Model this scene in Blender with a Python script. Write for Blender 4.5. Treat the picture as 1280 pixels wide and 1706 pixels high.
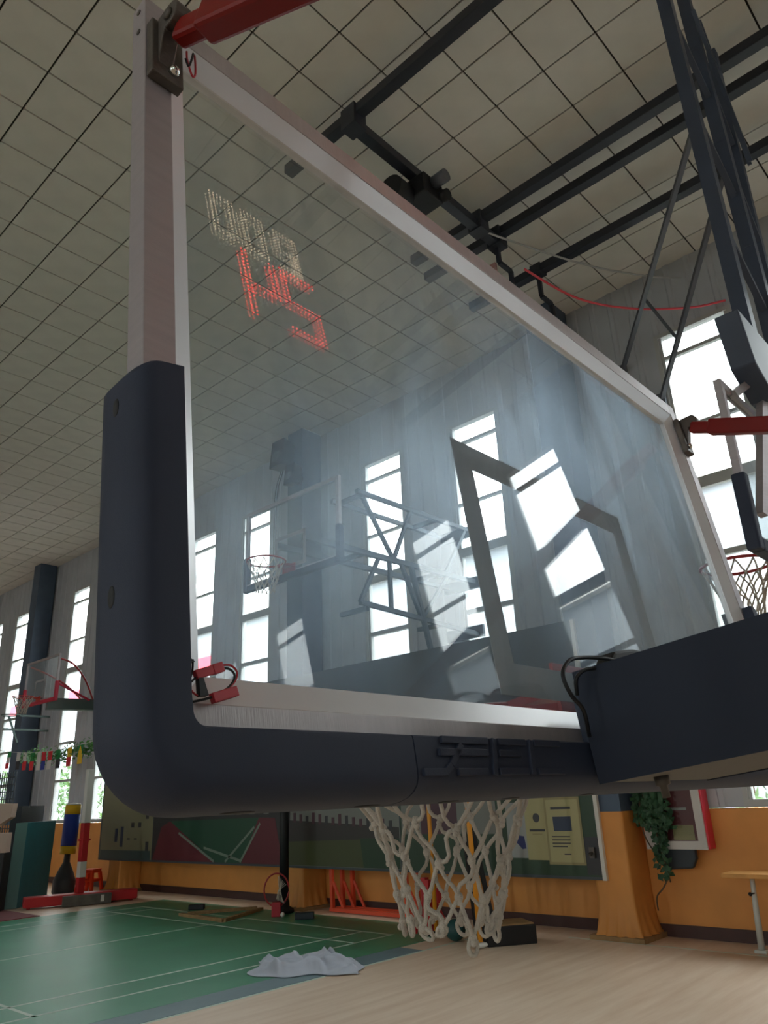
import bpy, bmesh, math, random
from mathutils import Vector, Matrix, Euler

random.seed(7)
for o in list(bpy.data.objects):
    bpy.data.objects.remove(o, do_unlink=True)
SC = bpy.context.scene
COL = SC.collection
PI = math.pi

# ------------------------------------------------------------------ camera
CAMZ = 1.63
cam_d = bpy.data.cameras.new('camera')
cam_d.sensor_fit = 'HORIZONTAL'
cam_d.sensor_width = 36.0
cam_d.lens = 36.0 * 1254.0 / 1280.0
cam_d.clip_start = 0.02
cam_d.clip_end = 300
CAM = bpy.data.objects.new('camera', cam_d)
COL.objects.link(CAM)
RIGHT = Vector((0.68482531, -0.72758293, -0.04046441))
DOWN = Vector((0.23296376, 0.27121204, -0.93390145))
FWD = Vector((0.69046519, 0.63013261, 0.35523333))
m3 = Matrix((RIGHT, -DOWN, -FWD)).transposed()
CAM.matrix_world = Matrix.Translation((0, 0, CAMZ)) @ m3.to_4x4()
SC.camera = CAM

# ------------------------------------------------------------------ sky, exposure
SKY = 5.0
world = bpy.data.worlds.new('overcast_sky')
SC.world = world
world.use_nodes = True
bg = world.node_tree.nodes['Background']
bg.inputs[0].default_value = (0.93, 0.97, 1.0, 1)
bg.inputs[1].default_value = SKY
SC.view_settings.view_transform = 'Standard'
SC.view_settings.look = 'None'
SC.view_settings.gamma = 1.0
SC.view_settings.use_curve_mapping = False
SC.view_settings.exposure = 1.45
SC.cycles.max_bounces = 14
SC.cycles.diffuse_bounces = 7
SC.cycles.glossy_bounces = 6
SC.cycles.transparent_max_bounces = 40
SC.cycles.sample_clamp_indirect = 6.0
try:
    SC.cycles.use_denoising = True
    SC.cycles.denoiser = 'OPENIMAGEDENOISE'
except Exception:
    pass

# ------------------------------------------------------------------ materials
def lin(c):
    return tuple((x / 255 / 12.92) if x / 255 <= 0.04045 else ((x / 255 + 0.055) / 1.055) ** 2.4 for x in c)

def mat(name, rgb, rough=0.6, metal=0.0, var=0.0, scale=8.0, bump=0.0, bscale=60.0, stretch=(1, 1, 1), spec=0.5, emit=None, estr=0.0, rgb2=None, coat=0.0):
    m = bpy.data.materials.new(name)
    m.use_nodes = True
    nt = m.node_tree
    b = nt.nodes['Principled BSDF']
    c = lin(rgb)
    b.inputs['Base Color'].default_value = (*c, 1)
    b.inputs['Roughness'].default_value = rough
    b.inputs['Metallic'].default_value = metal
    b.inputs['Specular IOR Level'].default_value = spec
    b.inputs['Coat Weight'].default_value = coat
    if emit:
        b.inputs['Emission Color'].default_value = (*lin(emit), 1)
        b.inputs['Emission Strength'].default_value = estr
    tc = mp = None
    if var > 0 or bump > 0:
        tc = nt.nodes.new('ShaderNodeTexCoord')
        mp = nt.nodes.new('ShaderNodeMapping')
        mp.inputs['Scale'].default_value = stretch
        nt.links.new(tc.outputs['Object'], mp.inputs['Vector'])
    if var > 0:
        n = nt.nodes.new('ShaderNodeTexNoise')
        n.inputs['Scale'].default_value = scale
        n.inputs['Detail'].default_value = 6
        nt.links.new(mp.outputs[0], n.inputs['Vector'])
        r = nt.nodes.new('ShaderNodeValToRGB')
        c2 = lin(rgb2) if rgb2 else tuple(x * (1 - var) for x in c)
        c1 = c if rgb2 else tuple(min(1, x * (1 + var)) for x in c)
        r.color_ramp.elements[0].color = (*c2, 1)
        r.color_ramp.elements[0].position = 0.3
        r.color_ramp.elements[1].color = (*c1, 1)
        r.color_ramp.elements[1].position = 0.7
        nt.links.new(n.outputs['Fac'], r.inputs['Fac'])
        nt.links.new(r.outputs['Color'], b.inputs['Base Color'])
    if bump > 0:
        n2 = nt.nodes.new('ShaderNodeTexNoise')
        n2.inputs['Scale'].default_value = bscale
        n2.inputs['Detail'].default_value = 4
        nt.links.new(mp.outputs[0], n2.inputs['Vector'])
        bp = nt.nodes.new('ShaderNodeBump')
        bp.inputs['Strength'].default_value = bump
        bp.inputs['Distance'].default_value = 0.01
        nt.links.new(n2.outputs['Fac'], bp.inputs['Height'])
        nt.links.new(bp.outputs['Normal'], b.inputs['Normal'])
    return m

def glass_mat(name, tint=(0.96, 0.98, 0.97), dust=0.0, dustcol=(0.75, 0.78, 0.82), gloss=1.0, ior=1.5):
    """flat clear pane: transparent with Fresnel gloss, plus a thin uneven dust film that scatters light"""
    m = bpy.data.materials.new(name)
    m.use_nodes = True
    nt = m.node_tree
    nt.nodes.clear()
    out = nt.nodes.new('ShaderNodeOutputMaterial')
    tr = nt.nodes.new('ShaderNodeBsdfTransparent')
    tr.inputs[0].default_value = (*tint, 1)
    gl = nt.nodes.new('ShaderNodeBsdfGlossy')
    gl.inputs['Roughness'].default_value = 0.0
    gl.inputs[0].default_value = (gloss, gloss, gloss, 1)
    fr = nt.nodes.new('ShaderNodeFresnel')
    fr.inputs[0].default_value = ior
    # backfacing reflection uses the inverse index, so feed the true index to both faces
    geo = nt.nodes.new('ShaderNodeNewGeometry')
    mi = nt.nodes.new('ShaderNodeMix')
    mi.data_type = 'FLOAT'
    mi.inputs[2].default_value = ior
    mi.inputs[3].default_value = 1 / ior
    nt.links.new(geo.outputs['Backfacing'], mi.inputs[0])
    nt.links.new(mi.outputs[0], fr.inputs[0])
    mx = nt.nodes.new('ShaderNodeMixShader')
    nt.links.new(fr.outputs[0], mx.inputs[0])
    nt.links.new(tr.outputs[0], mx.inputs[1])
    nt.links.new(gl.outputs[0], mx.inputs[2])
    last = mx.outputs[0]
    if dust > 0:
        tc = nt.nodes.new('ShaderNodeTexCoord')
        mp = nt.nodes.new('ShaderNodeMapping')
        mp.inputs['Rotation'].default_value = (0, 0.35, 0)
        mp.inputs['Scale'].default_value = (2.2, 1, 1.0)
        nt.links.new(tc.outputs['Object'], mp.inputs['Vector'])
        n = nt.nodes.new('ShaderNodeTexNoise')
        n.inputs['Scale'].default_value = 2.4
        n.inputs['Detail'].default_value = 7
        n.inputs['Roughness'].default_value = 0.62
        n.inputs['Distortion'].default_value = 0.6
        nt.links.new(mp.outputs[0], n.inputs['Vector'])
        r = nt.nodes.new('ShaderNodeMapRange')
        r.inputs['From Min'].default_value = 0.33
        r.inputs['From Max'].default_value = 0.72
        r.inputs['To Min'].default_value = dust * 0.25
        r.inputs['To Max'].default_value = dust * 1.5
        nt.links.new(n.outputs['Fac'], r.inputs['Value'])
        di = nt.nodes.new('ShaderNodeBsdfDiffuse')
        di.inputs[0].default_value = (*dustcol, 1)
        # fine dust scatters mostly forward: light from beyond the pane is spread into a soft lobe
        tl = nt.nodes.new('ShaderNodeBsdfRefraction')
        tl.inputs[0].default_value = (*dustcol, 1)
        tl.inputs['Roughness'].default_value = 0.95
        tl.inputs['IOR'].default_value = 1.18
        dm = nt.nodes.new('ShaderNodeMixShader')
        dm.inputs[0].default_value = 0.85
        nt.links.new(di.outputs[0], dm.inputs[1])
        nt.links.new(tl.outputs[0], dm.inputs[2])
        m2 = nt.nodes.new('ShaderNodeMixShader')
        nt.links.new(r.outputs['Result'], m2.inputs[0])
        nt.links.new(last, m2.inputs[1])
        nt.links.new(dm.outputs[0], m2.inputs[2])
        last = m2.outputs[0]
    nt.links.new(last, out.inputs[0])
    return m

M = {}
M['tile'] = mat('ceiling_tile_beige', (214, 211, 203), 0.8, var=0.05, scale=3.0, bump=0.08, bscale=120)
M['gap'] = mat('ceiling_gap_dark', (52, 50, 44), 0.9)
M['siding'] = mat('grey_steel_siding', (174, 178, 184), 0.55, var=0.06, scale=2.0)
M['orange'] = mat('orange_wall_paint', (214, 144, 70), 0.55, var=0.08, scale=2.5, bump=0.05, bscale=30)
M['base'] = mat('dark_baseboard', (72, 44, 38), 0.5, var=0.1)
M['slate'] = mat('slate_blue_steel', (72, 88, 108), 0.5, var=0.08, scale=4)
M['bside'] = mat('plain_side_wall', (206, 206, 202), 0.7, var=0.05, scale=1.5)
M['wframe'] = mat('window_frame_grey', (176, 178, 176), 0.45)
M['wpane'] = glass_mat('window_pane', (0.93, 0.95, 0.94), 0.0)
M['glass'] = glass_mat('backboard_glass', (0.955, 0.97, 0.965), 0.17, (0.66, 0.80, 0.96), 1.0, 1.26)
M['glass2'] = glass_mat('far_backboard_glass', (0.9, 0.93, 0.93), 0.08)
M['alu'] = mat('brushed_aluminium', (172, 164, 166), 0.42, 0.4, var=0.05, scale=6, bump=0.12, bscale=40, stretch=(1, 1, 14))
M['flange'] = mat('bright_aluminium_flange', (222, 222, 224), 0.35, 0.3, var=0.03, scale=6)
M['aluh'] = mat('brushed_aluminium_rail', (178, 172, 172), 0.42, 0.4, var=0.05, scale=6, bump=0.12, bscale=40, stretch=(14, 1, 1))
M['pad'] = mat('navy_foam_pad', (50, 57, 74), 0.6, var=0.08, scale=5, bump=0.12, bscale=900, spec=0.3)
M['cover'] = mat('navy_boom_cover', (44, 50, 64), 0.6, var=0.05, scale=3, spec=0.25)
M['coverunder'] = mat('grey_cover_underside', (108, 104, 98), 0.7)
M['bracket'] = mat('dark_cast_bracket', (98, 92, 86), 0.5, 0.6, var=0.15, scale=30, bump=0.1, bscale=200)
M['chrome'] = mat('chrome_bolt', (210, 210, 205), 0.12, 1.0)
M['redpaint'] = mat('glossy_red_paint', (128, 20, 14), 0.4, spec=0.35)
M['rimred'] = mat('rim_red_paint', (160, 40, 42), 0.4)
M['rope'] = mat('white_net_rope', (205, 196, 182), 0.9, var=0.10, scale=60, bump=0.6, bscale=500)
M['tape'] = mat('target_marking_grey', (158, 158, 160), 0.6)
M['black'] = mat('matte_black', (22, 22, 24), 0.6)
M['rubber'] = mat('black_cable', (26, 28, 30), 0.5)
M['redwire'] = mat('red_plug_plastic', (178, 34, 48), 0.4)
M['beam'] = mat('dark_steel_beam', (38, 42, 52), 0.45, var=0.12, scale=5)
M['mast'] = mat('dark_blue_mast_steel', (58, 68, 86), 0.42, var=0.1, scale=4)
M['strut'] = mat('grey_strut_tube', (92, 96, 104), 0.4, 0.3)
M['wood'] = None
M['green'] = mat('green_court_mat', (66, 146, 110), 0.36, var=0.09, scale=1.2, bump=0.1, bscale=150, rgb2=(56, 130, 98))
M['bluestrip'] = mat('blue_grey_mat_strip', (98, 122, 128), 0.5, var=0.05)
M['line'] = mat('white_court_line', (190, 205, 192), 0.6)
M['redmat'] = mat('dark_red_mat', (112, 52, 54), 0.6, var=0.12, scale=3)
M['tealmat'] = mat('teal_gym_mat', (28, 100, 108), 0.55, var=0.06)
M['tealedge'] = mat('teal_gym_mat_edge', (92, 128, 126), 0.55)
M['darkmat'] = mat('charcoal_gym_mat', (44, 52, 58), 0.6, var=0.06)
M['card'] = mat('beige_cardboard', (196, 172, 156), 0.8)
M['yellow'] = mat('yellow_vinyl', (232, 186, 30), 0.4)
M['blue'] = mat('royal_blue_vinyl', (36, 66, 168), 0.4)
M['coneblk'] = mat('grey_black_rubber', (64, 66, 72), 0.45)
M['red'] = mat('bright_red_paint', (190, 40, 44), 0.45)
M['orangered'] = mat('orange_red_plastic', (250, 74, 34), 0.35)
M['orangemetal'] = mat('orange_red_metal', (226, 84, 50), 0.45)
M['white'] = mat('white_paint', (215, 212, 205), 0.5)
M['plank'] = mat('raw_plank', (150, 118, 78), 0.7, var=0.2, scale=12)
M['yellowpole'] = mat('yellow_orange_pole', (226, 150, 36), 0.45)
M['cloth'] = mat('pale_blue_grey_cloth', (186, 192, 206), 0.85, var=0.05, scale=6, bump=0.1, bscale=60)
M['leaf'] = mat('leaf_green', (52, 92, 32), 0.5, var=0.3, scale=1.5, rgb2=(84, 124, 44))
M['ivy'] = mat('ivy_green', (42, 78, 48), 0.55, var=0.3, scale=5)
M['garland'] = mat('garland_green', (70, 124, 52), 0.55, var=0.3, scale=9)
M['concrete'] = mat('pale_concrete', (122, 120, 114), 0.9, var=0.1, scale=0.5)
M['facade'] = mat('pale_facade', (142, 147, 152), 0.8, var=0.04, scale=0.4)
M['facadered'] = mat('facade_red', (226, 44, 70), 0.6)
M['trunk'] = mat('tree_bark', (88, 70, 52), 0.9)
M['box_white'] = mat('cabinet_frame_silver', (192, 186, 180), 0.4)
M['box_red'] = mat('cabinet_red', (206, 40, 62), 0.4)
M['box_in'] = mat('cabinet_dark_red_inside', (96, 34, 42), 0.5)
M['benchwood'] = mat('bench_top_wood', (206, 148, 78), 0.5, var=0.1, scale=5, stretch=(6, 1, 1))
M['benchleg'] = mat('pale_bench_leg', (196, 198, 190), 0.4)
M['sideblue'] = mat('side_hoop_steel', (66, 84, 98), 0.5)
M['boomgreen'] = mat('side_hoop_boom_green', (84, 104, 100), 0.5)
M['redpad'] = mat('red_hoop_pad', (196, 30, 62), 0.5)

def wood_mat():
    m = bpy.data.materials.new('wood_sport_floor')
    m.use_nodes = True
    nt = m.node_tree
    b = nt.nodes['Principled BSDF']
    b.inputs['Roughness'].default_value = 0.42
    tc = nt.nodes.new('ShaderNodeTexCoord')
    mp = nt.nodes.new('ShaderNodeMapping')
    mp.inputs['Scale'].default_value = (0.5, 5.0, 1)
    nt.links.new(tc.outputs['Object'], mp.inputs['Vector'])
    n = nt.nodes.new('ShaderNodeTexNoise')
    n.inputs['Scale'].default_value = 1.6
    n.inputs['Detail'].default_value = 8
    n.inputs['Roughness'].default_value = 0.6
    nt.links.new(mp.outputs[0], n.inputs['Vector'])
    r = nt.nodes.new('ShaderNodeValToRGB')
    r.color_ramp.elements[0].position = 0.3
    r.color_ramp.elements[0].color = (*lin((204, 176, 150)), 1)
    r.color_ramp.elements[1].position = 0.75
    r.color_ramp.elements[1].color = (*lin((226, 206, 184)), 1)
    nt.links.new(n.outputs['Fac'], r.inputs['Fac'])
    nt.links.new(r.outputs['Color'], b.inputs['Base Color'])
    return m
M['wood'] = wood_mat()

# ------------------------------------------------------------------ mesh helpers
class MB:
    def __init__(s):
        s.v = []; s.f = []; s.sm = []; s.mi = []
        s.cur = 0
    def add(s, vs, fs, smooth=False):
        o = len(s.v)
        s.v += [tuple(v) for v in vs]
        for f in fs:
            s.f.append(tuple(i + o for i in f)); s.sm.append(smooth); s.mi.append(s.cur)
        return s
    def box(s, x0, x1, y0, y1, z0, z1):
        vs = [(x, y, z) for z in (z0, z1) for y in (y0, y1) for x in (x0, x1)]
        return s.add(vs, [(0, 2, 3, 1), (4, 5, 7, 6), (0, 1, 5, 4), (2, 6, 7, 3), (0, 4, 6, 2), (1, 3, 7, 5)])
    def bar(s, a, b, w, h=None, up=(0, 0, 1)):
        """rectangular bar from a to b, width w (sideways) and height h (along up)"""
        h = h or w
        a = Vector(a); b = Vector(b); d = (b - a).normalized()
        u = Vector(up)
        if abs(d.dot(u)) > 0.98: u = Vector((1, 0, 0))
        sx = d.cross(u).normalized(); uy = sx.cross(d).normalized()
        vs = []
        for p in (a, b):
            for i, j in ((-1, -1), (1, -1), (1, 1), (-1, 1)):
                vs.append(p + sx * (w / 2 * i) + uy * (h / 2 * j))
        return s.add(vs, [(0, 3, 2, 1), (4, 5, 6, 7), (0, 1, 5, 4), (1, 2, 6, 5), (2, 3, 7, 6), (3, 0, 4, 7)])
    def tube(s, pts, r, seg=8, cap=True, closed=False):
        pts = [Vector(p) for p in pts]
        n = len(pts)
        rs = r if isinstance(r, (list, tuple)) else [r] * n
        vs = []; fs = []
        prev = None
        for i, p in enumerate(pts):
            if closed:
                d = pts[(i + 1) % n] - pts[i - 1]
            else:
                d = pts[min(i + 1, n - 1)] - pts[max(i - 1, 0)]
            d.normalize()
            if prev is None:
                u = d.orthogonal().normalized()
                if closed: u = Vector((0, 0, 1)) - d * d.z; u.normalize()
            else:
                u = prev - d * prev.dot(d)
                if u.length < 1e-6: u = d.orthogonal()
                u.normalize()
            prev = u
            w = d.cross(u)
            for k in range(seg):
                a = 2 * PI * k / seg
                vs.append(p + (u * math.cos(a) + w * math.sin(a)) * rs[i])
        rng = n if closed else n - 1
        for i in range(rng):
            for k in range(seg):
                a = i * seg + k; b = i * seg + (k + 1) % seg
                j = (i + 1) % n
                fs.append((a, b, j * seg + (k + 1) % seg, j * seg + k))
        s.add(vs, fs, True)
        if cap and not closed:
            o = len(s.v) - len(vs)
            s.f.append(tuple(o + k for k in reversed(range(seg)))); s.sm.append(False); s.mi.append(s.cur)
            s.f.append(tuple(o + (n - 1) * seg + k for k in range(seg))); s.sm.append(False); s.mi.append(s.cur)
        return s
    def lathe(s, prof, c=(0, 0, 0), seg=20, smooth=True):
        c = Vector(c); vs = []; fs = []
        for (r, z) in prof:
            for k in range(seg):
                a = 2 * PI * k / seg
                vs.append(c + Vector((r * math.cos(a), r * math.sin(a), z)))
        for i in range(len(prof) - 1):
            for k in range(seg):
                fs.append((i * seg + k, i * seg + (k + 1) % seg, (i + 1) * seg + (k + 1) % seg, (i + 1) * seg + k))
        s.add(vs, fs, smooth)
        o = len(s.v) - len(vs)
        s.f.append(tuple(o + k for k in reversed(range(seg)))); s.sm.append(False); s.mi.append(s.cur)
        o2 = o + (len(prof) - 1) * seg
        s.f.append(tuple(o2 + k for k in range(seg))); s.sm.append(False); s.mi.append(s.cur)
        return s
    def ball(s, c, r, seg=8, rings=5, sq=(1, 1, 1)):
        c = Vector(c)
        vs = [c + Vector((0, 0, -r * sq[2]))]
        for i in range(1, rings):
            ph = -PI / 2 + PI * i / rings
            for k in range(seg):
                a = 2 * PI * k / seg
                vs.append(c + Vector((r * sq[0] * math.cos(ph) * math.cos(a), r * sq[1] * math.cos(ph) * math.sin(a), r * sq[2] * math.sin(ph))))
        vs.append(c + Vector((0, 0, r * sq[2])))
        fs = []
        for k in range(seg):
            fs.append((0, 1 + (k + 1) % seg, 1 + k))
            for i in range(rings - 2):
                a = 1 + i * seg
                fs.append((a + k, a + (k + 1) % seg, a + seg + (k + 1) % seg, a + seg + k))
            a = 1 + (rings - 2) * seg
            fs.append((a + k, a + (k + 1) % seg, len(vs) - 1))
        return s.add(vs, fs, True)
    def prism(s, poly, axis, a, b):
        """extrude a 2-D polygon; axis 'x' -> poly is (y,z), 'y' -> (x,z), 'z' -> (x,y)"""
        def P(p, t):
            return {'x': (t, p[0], p[1]), 'y': (p[0], t, p[1]), 'z': (p[0], p[1], t)}[axis]
        n = len(poly)
        vs = [P(p, a) for p in poly] + [P(p, b) for p in poly]
        fs = [tuple(reversed(range(n))), tuple(range(n, 2 * n))]
        for i in range(n):
            fs.append((i, (i + 1) % n, n + (i + 1) % n, n + i))
        return s.add(vs, fs)
    def build(s, name, m, parent=None, bevel=0.0, fixn=True):
        me = bpy.data.meshes.new(name)
        me.from_pydata(s.v, [], s.f)
        ms = m if isinstance(m, (list, tuple)) else [m]
        for x in ms: me.materials.append(x)
        me.polygons.foreach_set('use_smooth', s.sm)
        me.polygons.foreach_set('material_index', s.mi)
        if fixn:
            bm = bmesh.new(); bm.from_mesh(me)
            bmesh.ops.recalc_face_normals(bm, faces=bm.faces)
            bm.to_mesh(me); bm.free()
        me.update()
        o = bpy.data.objects.new(name, me)
        COL.objects.link(o)
        if parent: o.parent = parent
        if bevel > 0:
            md = o.modifiers.new('edge', 'BEVEL')
            md.width = bevel; md.segments = 2; md.limit_method = 'ANGLE'; md.angle_limit = 0.7
        return o

def box(name, b, m, parent=None, bevel=0.0):
    return MB().box(*b).build(name, m, parent, bevel)

def tag(o, label, cat=None, group=None, kind=None):
    o['label'] = label
    if cat: o['category'] = cat
    if group: o['group'] = group
    if kind: o['kind'] = kind
    return o

def thing(name, label, cat, loc=(0, 0, 0), rot=(0, 0, 0), group=None, kind=None):
    o = bpy.data.objects.new(name, None)
    o.empty_display_size = 0.1
    COL.objects.link(o)
    o.location = loc; o.rotation_euler = rot
    return tag(o, label, cat, group, kind)

def share(me, name, parent=None, loc=(0, 0, 0), rot=(0, 0, 0)):
    o = bpy.data.objects.new(name, me)
    COL.objects.link(o)
    if parent: o.parent = parent
    o.location = loc; o.rotation_euler = rot
    return o

# ================================================================== SETTING
XW, XL, YB, YF, ZC = 9.48, -9.5, -16.0, 32.0, 8.664
WIN_Y = [26.5, 24.45, 20.5, 18.35, 14.42, 12.43, 8.67, 6.55, 2.77, 0.65, -2.93, -5.12, -8.98, -11.15]
WW, WZ0, WZ1 = 1.08, 1.37, 7.63

tag(box('floor', (XL, XW + 0.1, YB, YF, -0.1, 0.0), M['wood']), 'pale wood sports floor across the hall', 'floor', kind='structure')

# ceiling: dark backing with a separate panel in every grid cell
ceil = box('ceiling', (XL, XW + 0.1, YB, YF, ZC + 0.022, ZC + 0.12), M['gap'])
tag(ceil, 'suspended beige panel ceiling with a dark grid', 'ceiling', kind='structure')
TX, TY, TP = 4.904, 2.497, 0.6
tile_me = MB().box(-0.2905, 0.2905, -0.2905, 0.2905, 0.0, 0.02).build('ceiling_tile', M['tile'])
tile_mesh = tile_me.data
bpy.data.objects.remove(tile_me)
cells = []
for i in range(-24, 8):
    for j in range(-31, 50):
        x = TX + TP * (i + 0.5); y = TY + TP * (j + 0.5)
        x0, x1 = max(x - 0.29, XL), min(x + 0.29, XW)
        if x1 - x0 < 0.05 or y < YB or y > YF: continue
        v = Vector((x, y, ZC - CAMZ))
        d = v.dot(FWD)
        u, w = (v.dot(RIGHT) / d if d > 0 else 9), (v.dot(DOWN) / d if d > 0 else 9)
        seen = d > 0 and abs(u) < 0.54 and abs(w) < 0.71
        cells.append((0 if seen and x + 0.3 <= XW else 1, v.length, x, y, x0, x1))
cells.sort()
rest = MB()
for k, (s_, d_, x, y, x0, x1) in enumerate(cells):
    if k < 300:
        share(tile_mesh, 'ceiling_tile', ceil, (x, y, ZC))
    else:
        rest.box(x0, x1, y - 0.2905, y + 0.2905, ZC, ZC + 0.02)
o = rest.build('ceiling_tile_field', M['tile'], ceil); o['kind'] = 'stuff'

# window wall: ribbed steel siding above an orange painted lower wall
def ribbed(mb, y0, y1, z0, z1, x=XW):
    per = 0.30
    prof = []
    k = math.floor(y0 / per)
    ys = []
    yy = k * per
    while yy < y1 + per:
        for (dy, dx) in ((0.0, 0.0), (0.20, 0.0), (0.22, -0.016), (0.28, -0.016)):
            ys.append((yy + dy, dx))
        yy += per
    def dx_at(y):
        t = y - math.floor(y / per) * per
        if t < 0.20: return 0.0
        if t < 0.22: return -0.016 * (t - 0.20) / 0.02
        if t < 0.28: return -0.016
        return -0.016 * (0.30 - t) / 0.02
    pts = [(y0, dx_at(y0))] + [p for p in ys if y0 + 1e-4 < p[0] < y1 - 1e-4] + [(y1, dx_at(y1))]
    vs = []; fs = []
    for (y, dx) in pts:
        vs += [(x + dx, y, z0), (x + dx, y, z1)]
    for i in range(len(pts) - 1):
        fs.append((2 * i, 2 * i + 2, 2 * i + 3, 2 * i + 1))
    mb.add(vs, fs)
mb = MB()
edges = [YB]
for wy in sorted(WIN_Y):
    edges += [wy - WW / 2, wy + WW / 2]
edges.append(YF)
for i in range(0, len(edges), 2):
    ribbed(mb, edges[i], edges[i + 1], WZ0, ZC)
    mb.box(XW + 0.005, XW + 0.2, edges[i], edges[i + 1], WZ0, ZC)
for wy in WIN_Y:
    ribbed(mb, wy - WW / 2, wy + WW / 2, WZ1, ZC)
    mb.box(XW + 0.005, XW + 0.2, wy - WW / 2, wy + WW / 2, WZ1, ZC)
wr = mb.build('wall_right', M['siding'], fixn=False)
tag(wr, 'tall window wall of ribbed grey steel with an orange lower part', 'wall', kind='structure')
box('lower_wall', (XW - 0.03, XW + 0.2, YB, YF, 0.0, WZ0 - 0.01), M['orange'], wr)
tag(box('baseboard_right', (XW - 0.05, XW - 0.03, YB, YF, 0.0, 0.13), M['base']), 'dark brown baseboard along the orange wall', 'baseboard', kind='structure')

# windows
bars_z = [(7.24, 0.05), (6.14, 0.045), (5.31, 0.15), (4.33, 0.07), (3.36, 0.06), (2.40, 0.06)]
def make_window():
    f = MB(); w = WW / 2
    for y0, y1 in ((-w, -w + 0.06), (w - 0.06, w)):
        f.box(-0.02, 0.10, y0, y1, WZ0, WZ1)
    f.box(-0.02, 0.10, -w + 0.06, w - 0.06, WZ0, WZ0 + 0.08)
    f.box(-0.02, 0.10, -w + 0.06, w - 0.06, WZ1 - 0.06, WZ1)
    f.box(0.0, 0.08, -w + 0.06, -w + 0.10, WZ0 + 0.08, WZ1 - 0.06)
    f.box(0.0, 0.08, w - 0.10, w - 0.06, WZ0 + 0.08, WZ1 - 0.06)
    fo = f.build('window_frame', M['wframe'])
    tr = []
    for z, h in bars_z:
        tr.append(MB().box(0.0, 0.07, -w + 0.1, w - 0.1, z - h / 2, z + h / 2).build('transom', M['wframe']))
    pn = []
    zs = [WZ0 + 0.08] + sorted(z for z, h in bars_z) + [WZ1 - 0.06]
    for a, b in zip(zs[:-1], zs[1:]):
        pn.append(MB().box(0.03, 0.036, -w + 0.09, w - 0.09, a + 0.01, b - 0.01).build('pane', M['wpane']))
    me = [x.data for x in [fo] + tr + pn]
    nm = [x.name.split('.')[0] for x in [fo] + tr + pn]
    for x in [fo] + tr + pn: bpy.data.objects.remove(x)
    return list(zip(nm, me))
WPARTS = make_window()
WPOS = ['at the far left edge', 'left of the slate column', 'behind the far red-padded hoop', 'left end of the display board', 'left edge of the big glass', 'behind the side hoop rim', 'behind the side hoop truss', 'right of the side hoop truss', 'at the right behind the hanging hoop', 'right of the hanging hoop', 'behind the camera, first', 'behind the camera, second', 'behind the camera, third', 'behind the camera, fourth']
for i, wy in enumerate(WIN_Y):
    w = thing('window_%d' % (i + 1), 'tall narrow grey framed window ' + WPOS[i], 'window', (XW + 0.02, wy, 0), kind='structure')
    for nm, me in WPARTS: share(me, nm, w)
for i in range(len(WIN_Y)):
    L = bpy.data.lights.new('window_portal', 'AREA')
    L.shape = 'RECTANGLE'; L.size = WZ1 - WZ0; L.size_y = WW
    L.cycles.is_portal = True
    lo = bpy.data.objects.new('window_portal', L); COL.objects.link(lo)
    lo.location = (XW + 0.15, WIN_Y[i], (WZ0 + WZ1) / 2)
    lo.rotation_euler = (0, PI / 2, 0)

# the other three walls; bays in the unseen opposite wall are added for light
wl = MB()
LW = [-12.4, -6.6, -0.8, 5.0, 10.8, 16.6, 22.4, 28.2]
LH = 0.32  # half-width of the added bays, set by the light they let in
le = [YB]
for wy in LW: le += [wy - LH, wy + LH]
le.append(YF)
for i in range(0, len(le), 2): wl.box(XL - 0.2, XL, le[i], le[i + 1], 0, ZC + 0.1)
for wy in LW:
    wl.box(XL - 0.2, XL, wy - LH, wy + LH, 0, 0.9)
    wl.box(XL - 0.2, XL, wy - LH, wy + LH, WZ1, ZC + 0.1)
tag(wl.build('wall_left', M['bside']), 'pale wall with glazed bays added for light on the opposite long side', 'wall', kind='structure')
for i, wy in enumerate(LW):
    w = thing('window_%d' % (i + 15), 'unseen glazed bay added for light in the opposite wall, number %d from the near end' % (i + 1), 'window', (XL - 0.10, wy, 0), kind='structure')
    f = MB()
    f.box(-0.04, 0.04, -LH, LH, 0.9, 0.98); f.box(-0.04, 0.04, -LH, LH, WZ1 - 0.08, WZ1)
    for k in range(2): f.box(-0.04, 0.04, -LH + k * (2 * LH - 0.06), -LH + k * (2 * LH - 0.06) + 0.06, 0.98, WZ1 - 0.08)
    f.build('window_frame', M['wframe'], w)
    for k in range(1):
        y0 = -LH + 0.06
        box('pane', (-0.003, 0.003, y0, LH - 0.06, 0.98, WZ1 - 0.08), M['wpane'], w)
    L = bpy.data.lights.new('window_portal', 'AREA')
    L.shape = 'RECTANGLE'; L.size = WZ1 - 0.9; L.size_y = 2 * LH
    L.cycles.is_portal = True
    lo = bpy.data.objects.new('window_portal', L); COL.objects.link(lo)
    lo.location = (XL - 0.19, wy, (0.9 + WZ1) / 2)
    lo.rotation_euler = (0, -PI / 2, 0)
tag(box('wall_back', (XL - 0.2, XW + 0.2, YB - 0.2, YB, 0, ZC + 0.1), M['bside']), 'plain grey end wall behind the camera', 'wall', kind='structure')
tag(box('wall_front', (XL - 0.2, XW + 0.2, YF, YF + 0.2, 0, ZC + 0.1), M['bside']), 'plain grey far end wall', 'wall', kind='structure')

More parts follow.
